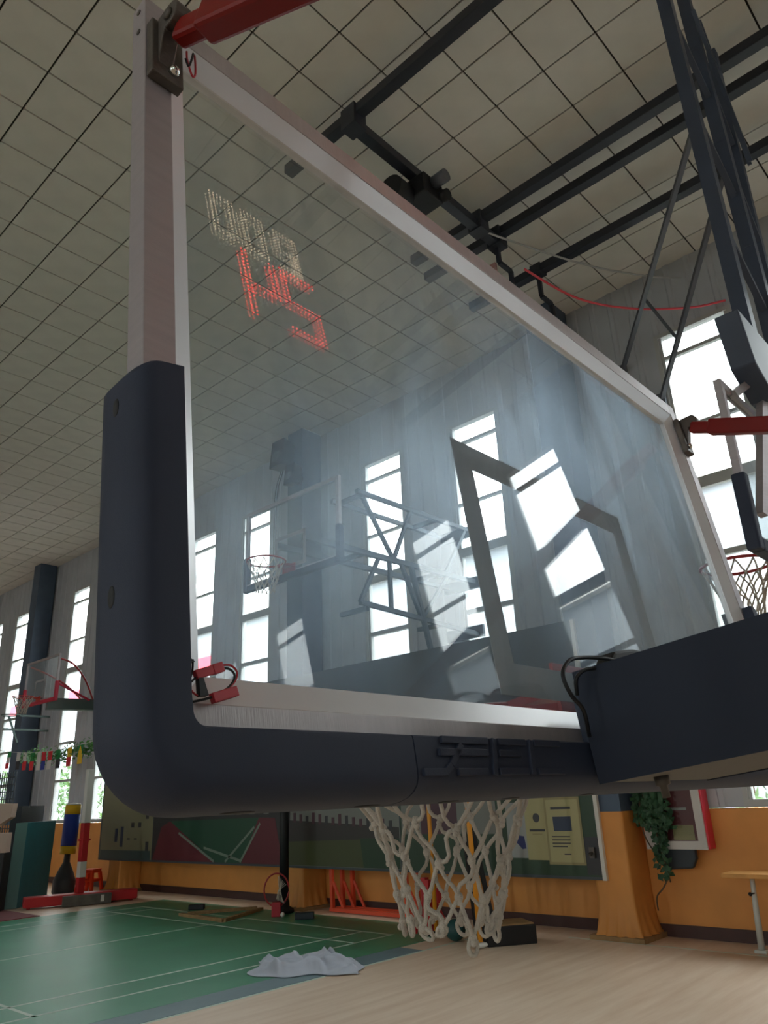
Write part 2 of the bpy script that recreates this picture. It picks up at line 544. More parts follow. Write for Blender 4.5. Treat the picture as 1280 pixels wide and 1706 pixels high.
# steel columns between the window pairs: slate steel above, painted orange cladding with a flared foot below
COLS = [(22.45, 'blue steel column left of the far red-padded hoop'), (16.42, 'steel column at the left end of the display board'), (10.52, 'steel column behind the side hoop backboard'), (4.78, 'steel column with a flared orange foot right of the display board'), (-1.1, 'steel column right of the hanging hoop'), (-7.05, 'steel column behind the camera')]
for cy, lab in COLS:
    t = thing('steel_column', lab, 'column', (XW - 0.28, cy, 0), group='columns of the window wall')
    u = MB(); u.box(-0.25, 0.24, -0.22, -0.20, 1.37, ZC); u.box(-0.25, 0.24, 0.20, 0.22, 1.37, ZC); u.box(-0.25, -0.225, -0.20, 0.20, 1.37, ZC); u.box(0.2, 0.22, -0.2, 0.2, 1.37, ZC)
    u.build('steel_shaft', M['slate'], t)
    prof = []
    vs = []; fs = []
    nseg = 12
    for iz, (z, g) in enumerate(((1.37, 0.0), (0.5, 0.0), (0.35, 0.005), (0.2, 0.03), (0.08, 0.07), (0.05, 0.09))):
        for k in range(4 * nseg):
            sd = k // nseg; f = (k % nseg) / nseg
            hx, hy = 0.26, 0.225
            px, py = [(-hx + 2 * hx * f, -hy), (hx, -hy + 2 * hy * f), (hx - 2 * hx * f, hy), (-hx, hy - 2 * hy * f)][sd]
            rip = g * (0.75 + 0.5 * math.sin(k * 2.1))
            l = math.hypot(px, py)
            px += px / l * rip; py += py / l * rip
            vs.append((min(px, 0.245), py, z))
        if iz:
            for k in range(4 * nseg):
                a = (iz - 1) * 4 * nseg; b = iz * 4 * nseg
                fs.append((a + k, a + (k + 1) % (4 * nseg), b + (k + 1) % (4 * nseg), b + k))
    MB().add(vs, fs, True).build('orange_cladding', M['orange'], t)
    box('foot_plate', (-0.36, 0.24, -0.34, 0.34, 0.0, 0.05), M['plank'], t)

# outside
tag(box('ground_outside', (XW + 0.25, 60, -40, 70, -0.2, -0.02), M['concrete']), 'pale concrete ground outside the windows', 'ground', kind='structure')
tag(box('ground_outside_left', (-60, XL - 0.25, -40, 70, -0.2, -0.02), M['concrete']), 'pale concrete ground outside the opposite wall', 'ground', kind='structure')
nb = thing('neighbour_building', 'long pale building seen through the lower window panes', 'building', (20.5, 15, 0))
fa = box('facade', (0, 6, -50, 50, 0, 9.55), M['facade'], nb)
box('red_band', (-0.03, 0.0, 14.6, 50, 7.65, 8.25), M['facadered'], nb)
box('eave', (-0.35, 0.0, -50, 50, 9.35, 9.65), M['white'], nb)
for k in range(24):
    fw = box('facade_window', (-0.04, 0.0, -42 + k * 3.6, -40.4 + k * 3.6, 5.2, 6.6), M['wframe'], nb)
def tree(x, y, h, r, lab, seed):
    rnd = random.Random(seed)
    t = thing('garden_tree', lab, 'tree', (x, y, -0.02), group='trees outside the windows')
    MB().tube([(0, 0, 0), (0.03, 0.02, h * 0.5), (0, 0, h * 0.8)], [0.06, 0.05, 0.02], 6).build('trunk', M['trunk'], t)
    f = MB()
    for i in range(900):
        a = rnd.uniform(0, 2 * PI); zz = rnd.uniform(0.12, 1.0)
        rr = r * math.sqrt(max(0.02, 1 - (zz * 2 - 1.05) ** 2)) * rnd.uniform(0.4, 1.05)
        c = Vector((rr * math.cos(a), rr * math.sin(a), zz * h))
        u = Vector((rnd.gauss(0, 1), rnd.gauss(0, 1), rnd.gauss(0, 1))).normalized()
        w = u.orthogonal().normalized()
        s = rnd.uniform(0.07, 0.14)
        f.add([c - u * s, c + w * s * 0.45, c + u * s, c - w * s * 0.45], [(0, 1, 2, 3)])
    o = f.build('foliage', M['leaf'], t, fixn=False); o['kind'] = 'stuff'
tn = ['outside the far left window', 'outside the window left of the slate column', 'outside the window behind the far hoop', 'outside the window left of the display board', 'beyond the display board', 'outside behind the side hoop', 'outside the window at the right', 'outside right of the hanging hoop']
for k, (x, y, h, r) in enumerate([(13.0, 37.5, 2.9, 1.3), (12.6, 33.5, 3.3, 1.5), (13.2, 29.2, 3.0, 1.4), (12.4, 25.2, 3.2, 1.5), (13.4, 21.5, 2.6, 1.3), (13.0, 14.0, 2.6, 1.2), (12.5, 4.2, 2.4, 1.2), (12.9, 1.4, 2.7, 1.3)]):
    tree(x, y, h, r, 'leafy green tree ' + tn[k], 40 + k)

# ================================================================== THE BIG BACKBOARD AND ITS STAND
# stand frame: x along the board, y to its front, z up the board; the board leans 7.4 degrees
ST = thing('basketball_stand', 'big glass basketball backboard with navy padding, red stays and white net', 'basketball hoop', (0.3384, 0.6134, 0.0447 + CAMZ), (-0.1293, 0, 0))
BW, BH, TA, FL = 1.8, 1.05, 0.0406, 0.0711
FW = FL
box('glass_pane', (FL - 0.001, BW - FL + 0.001, 0.001, 0.011, FL - 0.001, BH - FL + 0.001), M['glass'], ST)['label'] = 'smudged clear glass pane'
def rail(b1, poly, axis, a, b, m):
    """tube plus an inward sloping glazing flange"""
    r = MB().box(*b1).build('frame_rail', m, ST, 0.0012)
    MB().prism(poly, axis, a, b).build('flange', M['flange'], r)
    return r
FN, FB = -0.0188, 0.0128
rail((0, TA, -0.0204, 0.0134, 0, BH), [(TA, FN), (FL, -0.0015), (FL, FB), (TA, FB)], 'z', TA, BH - TA, M['alu'])
rail((BW - TA, BW, -0.0204, 0.0134, 0, BH), [(BW - TA, FN), (BW - FL, -0.0015), (BW - FL, FB), (BW - TA, FB)], 'z', TA, BH - TA, M['alu'])
rail((TA, BW - TA, -0.0204, 0.0134, BH - TA, BH), [(FN, BH - TA), (-0.0015, BH - FL), (FB, BH - FL), (FB, BH - TA)], 'x', TA, BW - TA, M['aluh'])
rail((TA, BW - TA, -0.0204, 0.0134, 0, TA), [(FN, TA), (-0.0015, FL), (FB, FL), (FB, TA)], 'x', TA, BW - TA, M['aluh'])
# screws on the outer side of the left post
for t in (0.985, 1.03):
    MB().lathe([(0.0045, 0.0), (0.0045, 0.0012), (0.002, 0.0014)], seg=14).build('side_screw', M['bracket'], ST).matrix_local = Matrix.Translation((-0.0002, -0.004, t)) @ Matrix.Rotation(-PI / 2, 4, 'Y')
# target box painted on the front of the glass
tb = MB()
x0, x1, z0, z1, w = 0.595, 1.205, 0.092, 0.533, 0.05
for b in ((x0, x0 + w, z0, z1), (x1 - w, x1, z0, z1), (x0 + w, x1 - w, z1 - w, z1), (x0 + w, x1 - w, z0, z0 + w)):
    tb.box(b[0], b[1], 0.0112, 0.0122, b[2], b[3])
tb.build('target_marking', M['tape'], ST)['label'] = 'white target rectangle on the glass'

# padding: lofted between an inner and an outer outline
def pad_loft(inner, outer, name, mirror=False):
    prof = [(0.0, -0.030), (0.0, -0.043), (0.03, -0.0462), (0.10, -0.0466), (0.58, -0.0466), (0.70, -0.0455), (0.80, -0.0425), (0.89, -0.036), (0.955, -0.027), (0.99, -0.015), (1.0, -0.004), (1.0, 0.014), (0.97, 0.025), (0.88, 0.032), (0.6, 0.034), (0.0, 0.034), (0.0, 0.016), (0.35, 0.0155), (0.35, -0.0215), (0.0, -0.022)]
    vs = []; fs = []; n = len(prof)
    for (a, b) in zip(inner, outer):
        for (w_, y_) in prof:
            x = a[0] + (b[0] - a[0]) * w_; z = a[1] + (b[1] - a[1]) * w_
            vs.append((BW - x if mirror else x, y_, z))
    for i in range(len(inner) - 1):
        for k in range(n):
            fs.append((i * n + k, i * n + (k + 1) % n, (i + 1) * n + (k + 1) % n, (i + 1) * n + k))
    fs.append(tuple(range(n))); fs.append(tuple((len(inner) - 1) * n + k for k in reversed(range(n))))
    o = MB().add(vs, fs, True).build(name, M['pad'], ST)
    o.data.set_sharp_from_angle(angle=0.5)
    md = o.modifiers.new('normals', 'WEIGHTED_NORMAL'); md.keep_sharp = True
    return o
ITOP, SEAM = 0.395, 0.315
def arc(cx, cz, r, a0, a1, n):
    return [(cx + r * math.cos(a0 + (a1 - a0) * i / n), cz + r * math.sin(a0 + (a1 - a0) * i / n)) for i in range(n + 1)]
inn = [(0.035, ITOP - 0.004)] + [(0.035, ITOP - 0.012 - (ITOP - 0.055) * i / 6) for i in range(7)] + arc(0.050, 0.0285, 0.014, PI, 1.5 * PI, 10) + [(0.06 + (SEAM - 0.06) * i / 8, 0.0145) for i in range(9)]
R_ = 0.072
out = [(-0.014, ITOP - 0.014)] + [(-0.021, ITOP - 0.025 - (ITOP - 0.055) * i / 6) for i in range(7)] + arc(-0.021 + R_, -0.052 + R_, R_, PI, 1.5 * PI, 10) + [(0.06 + (SEAM - 0.06) * i / 8, -0.052) for i in range(9)]
lp = pad_loft(inn, out, 'edge_pad')
pad_loft(inn, out, 'edge_pad', True)
inc = [(SEAM + 0.002 + (BW - 2 * SEAM - 0.004) * i / 10, 0.0145) for i in range(11)]
ouc = [(x, -0.052) for x, z in inc]
cp = pad_loft(inc, ouc, 'edge_pad')
# moulded lettering strokes on the middle pad
lg = MB()
def stroke(pts, h=0.0085):
    for (a, b) in zip(pts[:-1], pts[1:]):
        lg.bar((a[0], -0.048, a[1]), (b[0], -0.048, b[1]), 0.005, h, up=(0, 0, 1)) if abs(b[1] - a[1]) < 1e-6 else lg.bar((a[0], -0.048, a[1]), (b[0], -0.048, b[1]), 0.005, h, up=(1, 0, 0))
stroke([(0.362, 0.0095), (0.452, 0.0095)])
stroke([(0.355, -0.0045), (0.448, -0.0045)])
stroke([(0.398, 0.005), (0.374, -0.019), (0.362, -0.0265)])
stroke([(0.315 + 0.008, -0.0265), (0.364, -0.0265)])
stroke([(0.384, -0.0265), (0.442, -0.0265)])
stroke([(0.466, 0.013), (0.456, -0.031)])
stroke([(0.474, 0.0095), (0.535, 0.0095)])
stroke([(0.472, -0.0045), (0.52, -0.0045)])
stroke([(0.466, -0.0265), (0.53, -0.0265)])
stroke([(0.548, 0.013), (0.540, -0.031)])
stroke([(0.556, 0.0095), (0.62, 0.0095)])
stroke([(0.553, -0.0265), (0.62, -0.0265)])
lo_ = lg.build('moulded_lettering', M['pad'], cp, 0.001)
lo_['label'] = 'moulded slanted characters'
# recessed fixing holes
for (x, z) in ((-0.0213, 0.34), (-0.0213, 0.135)):
    MB().ball((0, 0, 0), 0.011, 12, 8, (0.12, 0.55, 1)).build('fixing_hole', M['black'], lp).location = (x + 0.0005, -0.004, z)
for x in (0.13, 0.30):
    MB().ball((0, 0, 0), 0.02, 12, 8, (1, 0.35, 0.06)).build('fixing_hole', M['black'], lp).location = (x - 0.02, 0.0, -0.0521)
for x in (0.42, 0.55, 0.75):
    MB().ball((0, 0, 0), 0.02, 12, 8, (1, 0.35, 0.06)).build('fixing_hole', M['black'], cp).location = (x, 0.0, -0.0521)

# corner brackets, stays
for sgn, xb in ((1, 0.0), (-1, BW)):
    def X(v): return xb + sgn * v
    def bx(mb, x0, x1, *r):
        a, b = sorted((X(x0), X(x1))); return mb.box(a, b, *r)
    bk = bx(MB(), 0.002, 0.05, -0.036, -0.0206, 0.872, 0.985).build('corner_bracket', M['bracket'], ST, 0.002)
    # rounded clevis ear
    poly = [(-0.036, 0.895)] + [(-0.064 + 0.020 * math.cos(a), 0.965 + 0.020 * math.sin(a)) for a in [(-0.9 - i * 0.33) for i in range(12)]] + [(-0.036, 0.985)]
    a, b = sorted((X(0.010), X(0.034)))
    MB().prism(poly, 'x', a, b).build('clevis_ear', M['bracket'], bk, 0.002)
    p = MB().lathe([(0.008, 0), (0.008, 0.004), (0.0055, 0.009), (0.002, 0.0105)], seg=12)
    bo = p.build('bolt', M['chrome'], bk); bo.matrix_local = Matrix.Translation((X(0.033), -0.036, 0.892)) @ Matrix.Rotation(PI / 2, 4, 'X')
    p = MB().lathe([(0.009, 0), (0.009, 0.004), (0.005, 0.006)], seg=6)
    bo = p.build('bolt', M['bracket'], bk); bo.matrix_local = Matrix.Translation((X(0.0105), -0.064, 0.962)) @ Matrix.Rotation(-PI / 2 * sgn, 4, 'Y')
    p0 = Vector((X(0.030), -0.060, 0.945)); d = Vector((0.15 * sgn, -1.0, -0.55))
    MB().bar(p0, p0 + d * 0.09, 0.026, 0.034).bar(p0 + d * 0.05, p0 + d * 1.44, 0.038, 0.046).build('stay_rod', M['redpaint'], ST, 0.006)
cb = MB().tube([(0.22, -1.505, 0.152), (1.58, -1.505, 0.152)], 0.03, 12).build('stay_crossbar', M['redpaint'], ST)

# boom with navy cover
cov = MB()
cov.box(0.70, 0.706, -1.15, -0.052, -0.046, 0.116)
cov.box(1.094, 1.10, -1.15, -0.052, -0.046, 0.116)
cov.box(0.706, 1.094, -1.15, -0.075, 0.106, 0.112)
bc = cov.build('boom_cover', M['cover'], ST)
box('cover_underside', (0.706, 1.094, -1.15, -0.056, -0.044, -0.038), M['coverunder'], bc)
sc = MB()
for k, (dx, l) in enumerate(((0.0, 0.02), (0.035, 0.008), (0.05, 0.008), (0.065, 0.008), (0.085, 0.014), (0.11, 0.02))):
    sc.box(0.77 + dx, 0.77 + dx + l, -0.30, -0.295, -0.0445, -0.0438)
    if k % 2: sc.box(0.77 + dx, 0.77 + dx + 0.003, -0.312, -0.295, -0.0445, -0.0438)
sc.build('underside_print', M['white'], bc)
MB().lathe([(0.011, 0), (0.011, -0.012), (0.006, -0.014), (0.006, -0.03)], (0.80, -0.10, -0.044), 10).build('hook_bolt', M['bracket'], bc)
box('boom', (0.74, 1.06, -1.95, -0.0215, -0.02, 0.09), M['mast'], ST)
box('boom_mount_plate', (0.76, 1.04, 0.012, 0.018, 0.06, 0.155), M['rimred'], ST)
# upright mast and wheeled base; they stand plumb
inv = Matrix.Rotation(0.1293, 4, 'X')
def plumb(o, wx, wy, wz):
    SM = Matrix.Translation((0.3384, 0.6134, 0.0447 + CAMZ)) @ Matrix.Rotation(-0.1293, 4, 'X')
    o.matrix_local = SM.inverted() @ Matrix.Translation((wx, wy, wz))
m_ = MB().box(-0.13, 0.13, -0.16, 0.16, 0.30, 2.06).build('mast', M['mast'], ST); plumb(m_, 1.238, -1.33, 0)
b_ = MB().box(-0.5, 0.5, -1.3, 0.5, 0.06, 0.34).build('base', M['cover'], ST, 0.02); plumb(b_, 1.238, -1.33, 0)
for (x, y) in ((-0.4, -1.1), (0.4, -1.1), (-0.4, 0.35), (0.4, 0.35)):
    w_ = MB().tube([(x - 0.02, y, 0.05), (x + 0.02, y, 0.05)], 0.05, 14).build('wheel', M['black'], ST); plumb(w_, 1.238, -1.33, 0)

# rim and net
RC = Vector((0.9, 0.375, 0.12)); RR = 0.234
rm = MB()
rm.tube([(RC.x + RR * math.cos(2 * PI * i / 48), RC.y + RR * math.sin(2 * PI * i / 48), RC.z) for i in range(48)], 0.009, 10, closed=True)
rm.prism([(0.79, 0.018), (1.01, 0.018), (0.98, 0.16), (0.95, 0.165), (0.85, 0.165), (0.82, 0.16)], 'z', 0.112, 0.128)
rm.box(0.78, 1.02, 0.0185, 0.026, 0.07, 0.15)
rm.bar((0.82, 0.02, 0.09), (0.73, 0.215, 0.113), 0.012, 0.012)
rm.bar((0.98, 0.02, 0.09), (1.07, 0.215, 0.113), 0.012, 0.012)
rim = rm.build('rim', M['rimred'], ST)
for i in range(12):
    a = 2 * PI * (i + 0.5) / 12
    c = RC + Vector((RR * math.cos(a), RR * math.sin(a), -0.012))
    MB().tube([c + Vector((0.012 * math.sin(b_ * PI / 5) * -math.sin(a), 0.012 * math.sin(b_ * PI / 5) * math.cos(a), 0.004 - 0.012 * (1 - math.cos(b_ * PI / 5)) / 2)) for b_ in range(6)], 0.0025, 5).build('net_hook', M['rimred'], rim)

def net_mesh(seed, prof, cols=12, r=0.0041, knot=0.0080, jit=0.007, seg=6, dbl=True, steps=6):
    """knotted diamond net hanging from z=0; prof = [(dz, radius)...] of the knot rows"""
    rnd = random.Random(seed)
    mb = MB()
    rows = []
    for k, (dz, rad) in enumerate(prof):
        row = []
        for j in range(cols):
            a = 2 * PI * (j + 0.5 + 0.5 * (k % 2)) / cols + (rnd.gauss(0, jit * 2.2) if k else 0)
            rr = rad * (1 + (rnd.gauss(0, jit * 4) if k else 0))
            row.append(Vector((rr * math.cos(a), rr * math.sin(a), -dz + (rnd.gauss(0, jit) if k else 0))))
        rows.append(row)
    def cord(a, b, off):
        n = (b - a).cross(Vector((a.x + b.x, a.y + b.y, 0))).normalized()
        outw = Vector((a.x + b.x, a.y + b.y, 0)).normalized()
        bow = rnd.uniform(-0.35, 0.9) * 0.012; sg = rnd.gauss(0, 0.004)
        pts = []
        for i in range(steps + 1):
            t = i / steps; e = math.sin(PI * t)
            pts.append(a.lerp(b, t) + outw * bow * e * 0.6 + n * (off * e + sg * math.sin(2 * PI * t)) + Vector((0, 0, -0.002 * e)))
        mb.tube(pts, r, seg)
    for k in range(len(prof) - 1):
        for j in range(cols):
            a = rows[k][j]
            for jj in ((j, (j + 1) % cols) if k % 2 else ((j - 1) % cols, j)):
                b = rows[k + 1][jj]
                if dbl and k < 1:
                    cord(a, b, 0.0036); cord(a, b, -0.0036)
                else:
                    cord(a, b, 0)
    for k in range(1, len(prof)):
        for p in rows[k]:
            mb.ball(p, knot, 8, 6, (1.0, 1.0, 1.15))
            mb.ball(p + Vector((rnd.gauss(0, .004), rnd.gauss(0, .004), -0.008)), knot * 0.75, 7, 5)
    for p in rows[-1]:                                    # free end loops
        u = Vector((-p.y, p.x, 0)).normalized()
        l = rnd.uniform(0.016, 0.034); wd = rnd.uniform(0.008, 0.013)
        tw = Vector((rnd.gauss(0, .006), rnd.gauss(0, .006), 0))
        pts = [p + u * (wd * math.sin(t) * 1.0) + Vector((0, 0, -l * (1 - math.cos(t)) / 2)) + tw * ((1 - math.cos(t)) / 2) for t in [2 * PI * i / 12 for i in range(13)]]
        mb.tube(pts, r * 0.95, seg)
    return mb
NP = [(0.012, 0.224), (0.098, 0.180), (0.165, 0.142), (0.228, 0.116), (0.286, 0.101), (0.336, 0.090)]
nt_ = net_mesh(11, NP).build('net', M['rope'], rim, fixn=False)
nt_.matrix_local = Matrix.Translation(RC) @ inv          # hangs plumb
nt_['label'] = 'knotted off-white rope net'

# two red plugs on short leads, lying in the lower left corner of the frame
wl_ = thing('plug_leads', 'red plugs with red and black leads in the lower left frame corner', 'cable', (0.3384, 0.6134, 0.0447 + CAMZ), (-0.1293, 0, 0))
def curve_pts(ps, n=8):
    ps = [Vector(p) for p in ps]; outp = []
    for i in range(len(ps) - 1):
        p0, p1, p2, p3 = ps[max(i - 1, 0)], ps[i], ps[i + 1], ps[min(i + 2, len(ps) - 1)]
        for k in range(n):
            t = k / n
            outp.append(0.5 * ((2 * p1) + (-p0 + p2) * t + (2 * p0 - 5 * p1 + 4 * p2 - p3) * t * t + (-p0 + 3 * p1 - 3 * p2 + p3) * t ** 3))
    outp.append(ps[-1]); return outp
Yc = -0.030
MB().bar((0.0475, Yc, 0.0625), (0.068, Yc, 0.0695), 0.006, 0.0085).bar((0.066, Yc, 0.0688), (0.0775, Yc, 0.0728), 0.007, 0.0095).build('plug', M['redwire'], wl_, 0.0008)
MB().bar((0.0650, Yc, 0.0425), (0.0925, Yc, 0.0510), 0.007, 0.0095).build('plug', M['redwire'], wl_, 0.0008)
MB().tube(curve_pts([(0.0775, Yc, 0.0745), (0.088, Yc, 0.0752), (0.0945, Yc, 0.069), (0.091, Yc, 0.060), (0.081, Yc, 0.052), (0.064, Yc, 0.0455)]), 0.0011, 6).build('red_lead', M['redwire'], wl_)
MB().tube(curve_pts([(0.0775, Yc, 0.0715), (0.086, Yc, 0.0715), (0.0915, Yc, 0.066), (0.088, Yc, 0.058), (0.078, Yc, 0.050), (0.064, Yc, 0.0435), (0.045, Yc + 0.004, 0.039), (0.034, Yc + 0.008, 0.038)]), 0.0012, 6).build('black_lead', M['rubber'], wl_)
MB().tube(curve_pts([(0.050, Yc, 0.062), (0.042, Yc, 0.055), (0.036, Yc + 0.004, 0.052), (0.034, Yc + 0.008, 0.049)]), 0.0011, 6).build('black_lead', M['rubber'], wl_)
MB().tube(curve_pts([(0.040, Yc, 0.078), (0.043, Yc, 0.068), (0.039, Yc, 0.057), (0.044, Yc, 0.048), (0.050, Yc, 0.044)]), 0.0010, 6).build('red_lead', M['redwire'], wl_)
MB().tube(curve_pts([(0.046, Yc, 0.077), (0.045, Yc, 0.066), (0.041, Yc, 0.056), (0.036, Yc, 0.050)]), 0.0010, 6).build('black_lead', M['rubber'], wl_)
MB().prism([(0.050, 0.060), (0.055, 0.0600), (0.060, 0.0445), (0.051, 0.0435)], 'y', Yc - 0.003, Yc + 0.003).build('black_sleeve', M['rubber'], wl_)
MB().prism([(0.034, 0.083), (0.047, 0.0745), (0.042, 0.0745), (0.034, 0.0745)], 'y', Yc - 0.002, Yc + 0.004).build('black_flap', M['rubber'], wl_)
# thin red wire looped at the upper left bracket
rw = thing('red_wire_loop', 'thin red wire loop hanging below the upper left bracket', 'wire', (0.3384, 0.6134, 0.0447 + CAMZ), (-0.1293, 0, 0))
MB().tube(curve_pts([(0.050, -0.045, 0.945), (0.050, -0.046, 0.925), (0.056, -0.047, 0.897), (0.062, -0.046, 0.905), (0.063, -0.046, 0.930), (0.062, -0.046, 0.948)]), 0.0016, 6).build('wire', M['redwire'], rw)
MB().tube(curve_pts([(0.047, -0.046, 0.925), (0.051, -0.047, 0.912), (0.056, -0.047, 0.93), (0.060, -0.046, 0.95)]), 0.0016, 6).build('wire', M['black'], rw)

# cable bundle at the front edge of the boom cover
bd = thing('cable_bundle', 'black cable looping off a cloth bundle at the front of the boom cover', 'cable', (0.3384, 0.6134, 0.0447 + CAMZ), (-0.1293, 0, 0))
MB().tube(curve_pts([(0.735, -0.115, 0.118), (0.70, -0.11, 0.121), (0.655, -0.10, 0.121), (0.610, -0.10, 0.112), (0.583, -0.10, 0.090), (0.592, -0.10, 0.063), (0.625, -0.095, 0.045), (0.69, -0.06, 0.02)]), 0.003, 8).build('cable', M['rubber'], bd)
MB().tube(curve_pts([(0.70, -0.09, 0.112), (0.675, -0.085, 0.108), (0.655, -0.08, 0.095), (0.665, -0.07, 0.075)]), 0.003, 6).build('cable', M['rubber'], bd)
bl = MB()
bl.prism([(0.712, 0.113), (0.714, 0.122), (0.730, 0.134), (0.76, 0.140), (0.80, 0.146), (0.84, 0.146), (0.875, 0.113)], 'y', -0.115, -0.085)
bl.build('cloth_bundle', M['black'], bd, 0.008)

# shot clock on a post above the stand; it is seen as a reflection in the glass
ck = thing('shot_clock', 'black shot clock reading 12:00 and red 24, mirrored in the glass', 'clock', (1.238, 0.09, 3.06))
box('body', (-0.33, 0.33, -0.09, 0.0, 0.0, 0.68), M['black'], ck, 0.006)
MB().tube([(0, -0.06, -1.24), (0, -0.06, 0.0)], 0.025, 10).build('post', M['mast'], ck)
M['ledr'] = mat('led_red', (255, 40, 36), 0.4, emit=(255, 62, 58), estr=5.5)
M['ledw'] = mat('led_dim_white', (200, 190, 170), 0.4, emit=(255, 226, 190), estr=2.8)
SEG = {'0': 'abcdef', '1': 'bc', '2': 'abged', '4': 'fgbc'}
def digit(ch, cx, cz, w, h, pitch, m, dot):
    """seven segments drawn with double rows of dots, readable from the +y side"""
    mb = MB(); pts = set()
    nx = max(4, int(round(w / pitch))); nz = int(round(h / pitch)) // 2 * 2
    hz = nz // 2
    for s_ in SEG[ch]:
        for r_ in (0, 1):
            if s_ == 'a': pts |= {(i, nz - r_) for i in range(nx + 1)}
            if s_ == 'd': pts |= {(i, r_) for i in range(nx + 1)}
            if s_ == 'g': pts |= {(i, hz - r_) for i in range(nx + 1)}
            if s_ == 'f': pts |= {(r_, z) for z in range(hz, nz + 1)}
            if s_ == 'e': pts |= {(r_, z) for z in range(0, hz + 1)}
            if s_ == 'b': pts |= {(nx - r_, z) for z in range(hz, nz + 1)}
            if s_ == 'c': pts |= {(nx - r_, z) for z in range(0, hz + 1)}
    for (i, z) in pts:
        x = cx + w / 2 - w * i / nx; zz = cz - h / 2 + h * z / nz     # +x is the reader's left
        mb.add([(x + dot * math.cos(a), 0.003, zz + dot * math.sin(a)) for a in [PI / 3 * k for k in range(6)]], [tuple(range(6))])
        mb.add([(x + dot * math.cos(a), 0.0005, zz + dot * math.sin(a)) for a in [PI / 3 * k for k in range(6)]], [tuple(range(6))])
    o = mb.build('led_digit', m, ck, fixn=False)
    return o
zb = CAMZ + 1.66 - 3.06
digit('4', 1.178 - 1.238, zb, 0.125, 0.285, 0.0158, M['ledr'], 0.0040)
digit('2', 1.340 - 1.238, zb + 0.012, 0.140, 0.285, 0.0158, M['ledr'], 0.0040)
zt = CAMZ + 1.92 - 3.06
for ch, cx in (('0', -0.17), ('0', -0.05), ('2', 0.085), ('1', 0.165)):
    digit(ch, cx, zt, 0.085, 0.19, 0.0140, M['ledw'], 0.0030)

# ================================================================== OTHER HOOPS AND THE CEILING STEEL
def net_small(seed):
    return net_mesh(seed, [(0.01, 0.224), (0.10, 0.185), (0.19, 0.15), (0.28, 0.12), (0.36, 0.105)], 12, 0.006, 0.009, 0.006, 5, False, 3)
def hoop_head(root, seed, padm, padh=0.42, rimz=0.12, rimm=None, glass=None):
    """backboard with frame, pad, target box, rim and net; local x across, y to the front, z up from the lower edge"""
    w, h, f = 0.9, 1.05, 0.05
    box('glass_pane', (-w + f, w - f, -0.006, 0.006, f, h - f), glass or M['glass2'], root)
    for b in ((-w, -w + f, 0, h), (w - f, w, 0, h), (-w + f, w - f, h - f, h), (-w + f, w - f, 0, f)):
        box('frame_rail', (b[0], b[1], -0.025, 0.02, b[2], b[3]), M['alu'], root)
    for s in (-1, 1):
        a, b = sorted((s * (w - 0.055), s * (w + 0.02)))
        MB().box(a, b, -0.045, 0.035, -0.05, padh).build('edge_pad', padm, root, 0.012)
    MB().box(-w + 0.055, w - 0.055, -0.045, 0.035, -0.05, 0.03).build('edge_pad', padm, root, 0.01)
    t = MB()
    for b in ((-0.295, -0.245, 0.09, 0.54), (0.245, 0.295, 0.09, 0.54), (-0.245, 0.245, 0.49, 0.54), (-0.245, 0.245, 0.09, 0.14)):
        t.box(b[0], b[1], 0.0065, 0.008, b[2], b[3])
    t.build('target_marking', M['tape'], root)
    r = MB(); c = Vector((0, 0.38, rimz))
    r.tube([(c.x + 0.234 * math.cos(2 * PI * i / 32), c.y + 0.234 * math.sin(2 * PI * i / 32), c.z) for i in range(32)], 0.011, 8, closed=True)
    r.box(-0.12, 0.12, 0.021, 0.03, rimz - 0.08, rimz + 0.03)
    r.prism([(-0.11, 0.03), (0.11, 0.03), (0.07, 0.165), (-0.07, 0.165)], 'z', rimz - 0.012, rimz + 0.010)
    ro = r.build('rim', rimm or M['rimred'], root)
    n = net_small(seed).build('net', M['rope'], ro, fixn=False); n.location = c

# --- hoop hanging from the ceiling, right of the big glass
HH = thing('hanging_basketball_hoop', 'glass hoop hanging from a dark steel lattice mast at the right edge', 'basketball hoop', (5.3, 1.21, 1.27 + CAMZ))
hoop_head(HH, 21, M['pad'])
zt_ = 6.70 + CAMZ - (1.27 + CAMZ)
def part_bar(name, a, b, w, h, m, parent, bev=0.0):
    return MB().bar(a, b, w, h).build(name, m, parent, bev)
for x in (-0.38, 0.34):
    part_bar('mast_post', (x, -0.12, 1.12), (x, -0.12, 7.03 - 1.27), 0.10, 0.10, M['mast'], HH)
part_bar('mast_post', (0.86, -0.05, 1.12), (0.95, -0.12, zt_), 0.08, 0.08, M['mast'], HH)
k = 0
for z in (2.1, 3.2, 4.3):
    part_bar('mast_brace', (-0.38, -0.12, z + 0.45), (0.30, -0.12, z), 0.045, 0.045, M['mast'], HH)
    part_bar('mast_brace', (0.30, -0.12, z + 0.6), (0.88, -0.1, z - 0.1), 0.045, 0.045, M['mast'], HH)
for i, dx in enumerate((0.0, 0.14)):
    part_bar('fold_rod', (0.18 + dx, -0.20, zt_ - 0.25), (0.90 + dx * 0.3, -0.20 + 0.02 * i, 3.95), 0.032, 0.032, M['mast'], HH)
MB().prism([(-0.84, 1.50), (1.0, 1.50), (1.0, 1.02), (-0.45, 1.02), (-0.72, 1.16)], 'y', -0.20, -0.05).build('lower_frame_box', M['mast'], HH, 0.01)
for s in (-1, 1):
    part_bar('board_arm', (s * 0.72, -0.03, 1.0), (s * 0.45, -0.12, 1.20), 0.05, 0.05, M['alu'], HH)
    part_bar('board_arm', (s * 0.70, -0.03, 0.2), (s * 0.40, -0.12, 1.10), 0.05, 0.05, M['alu'], HH)

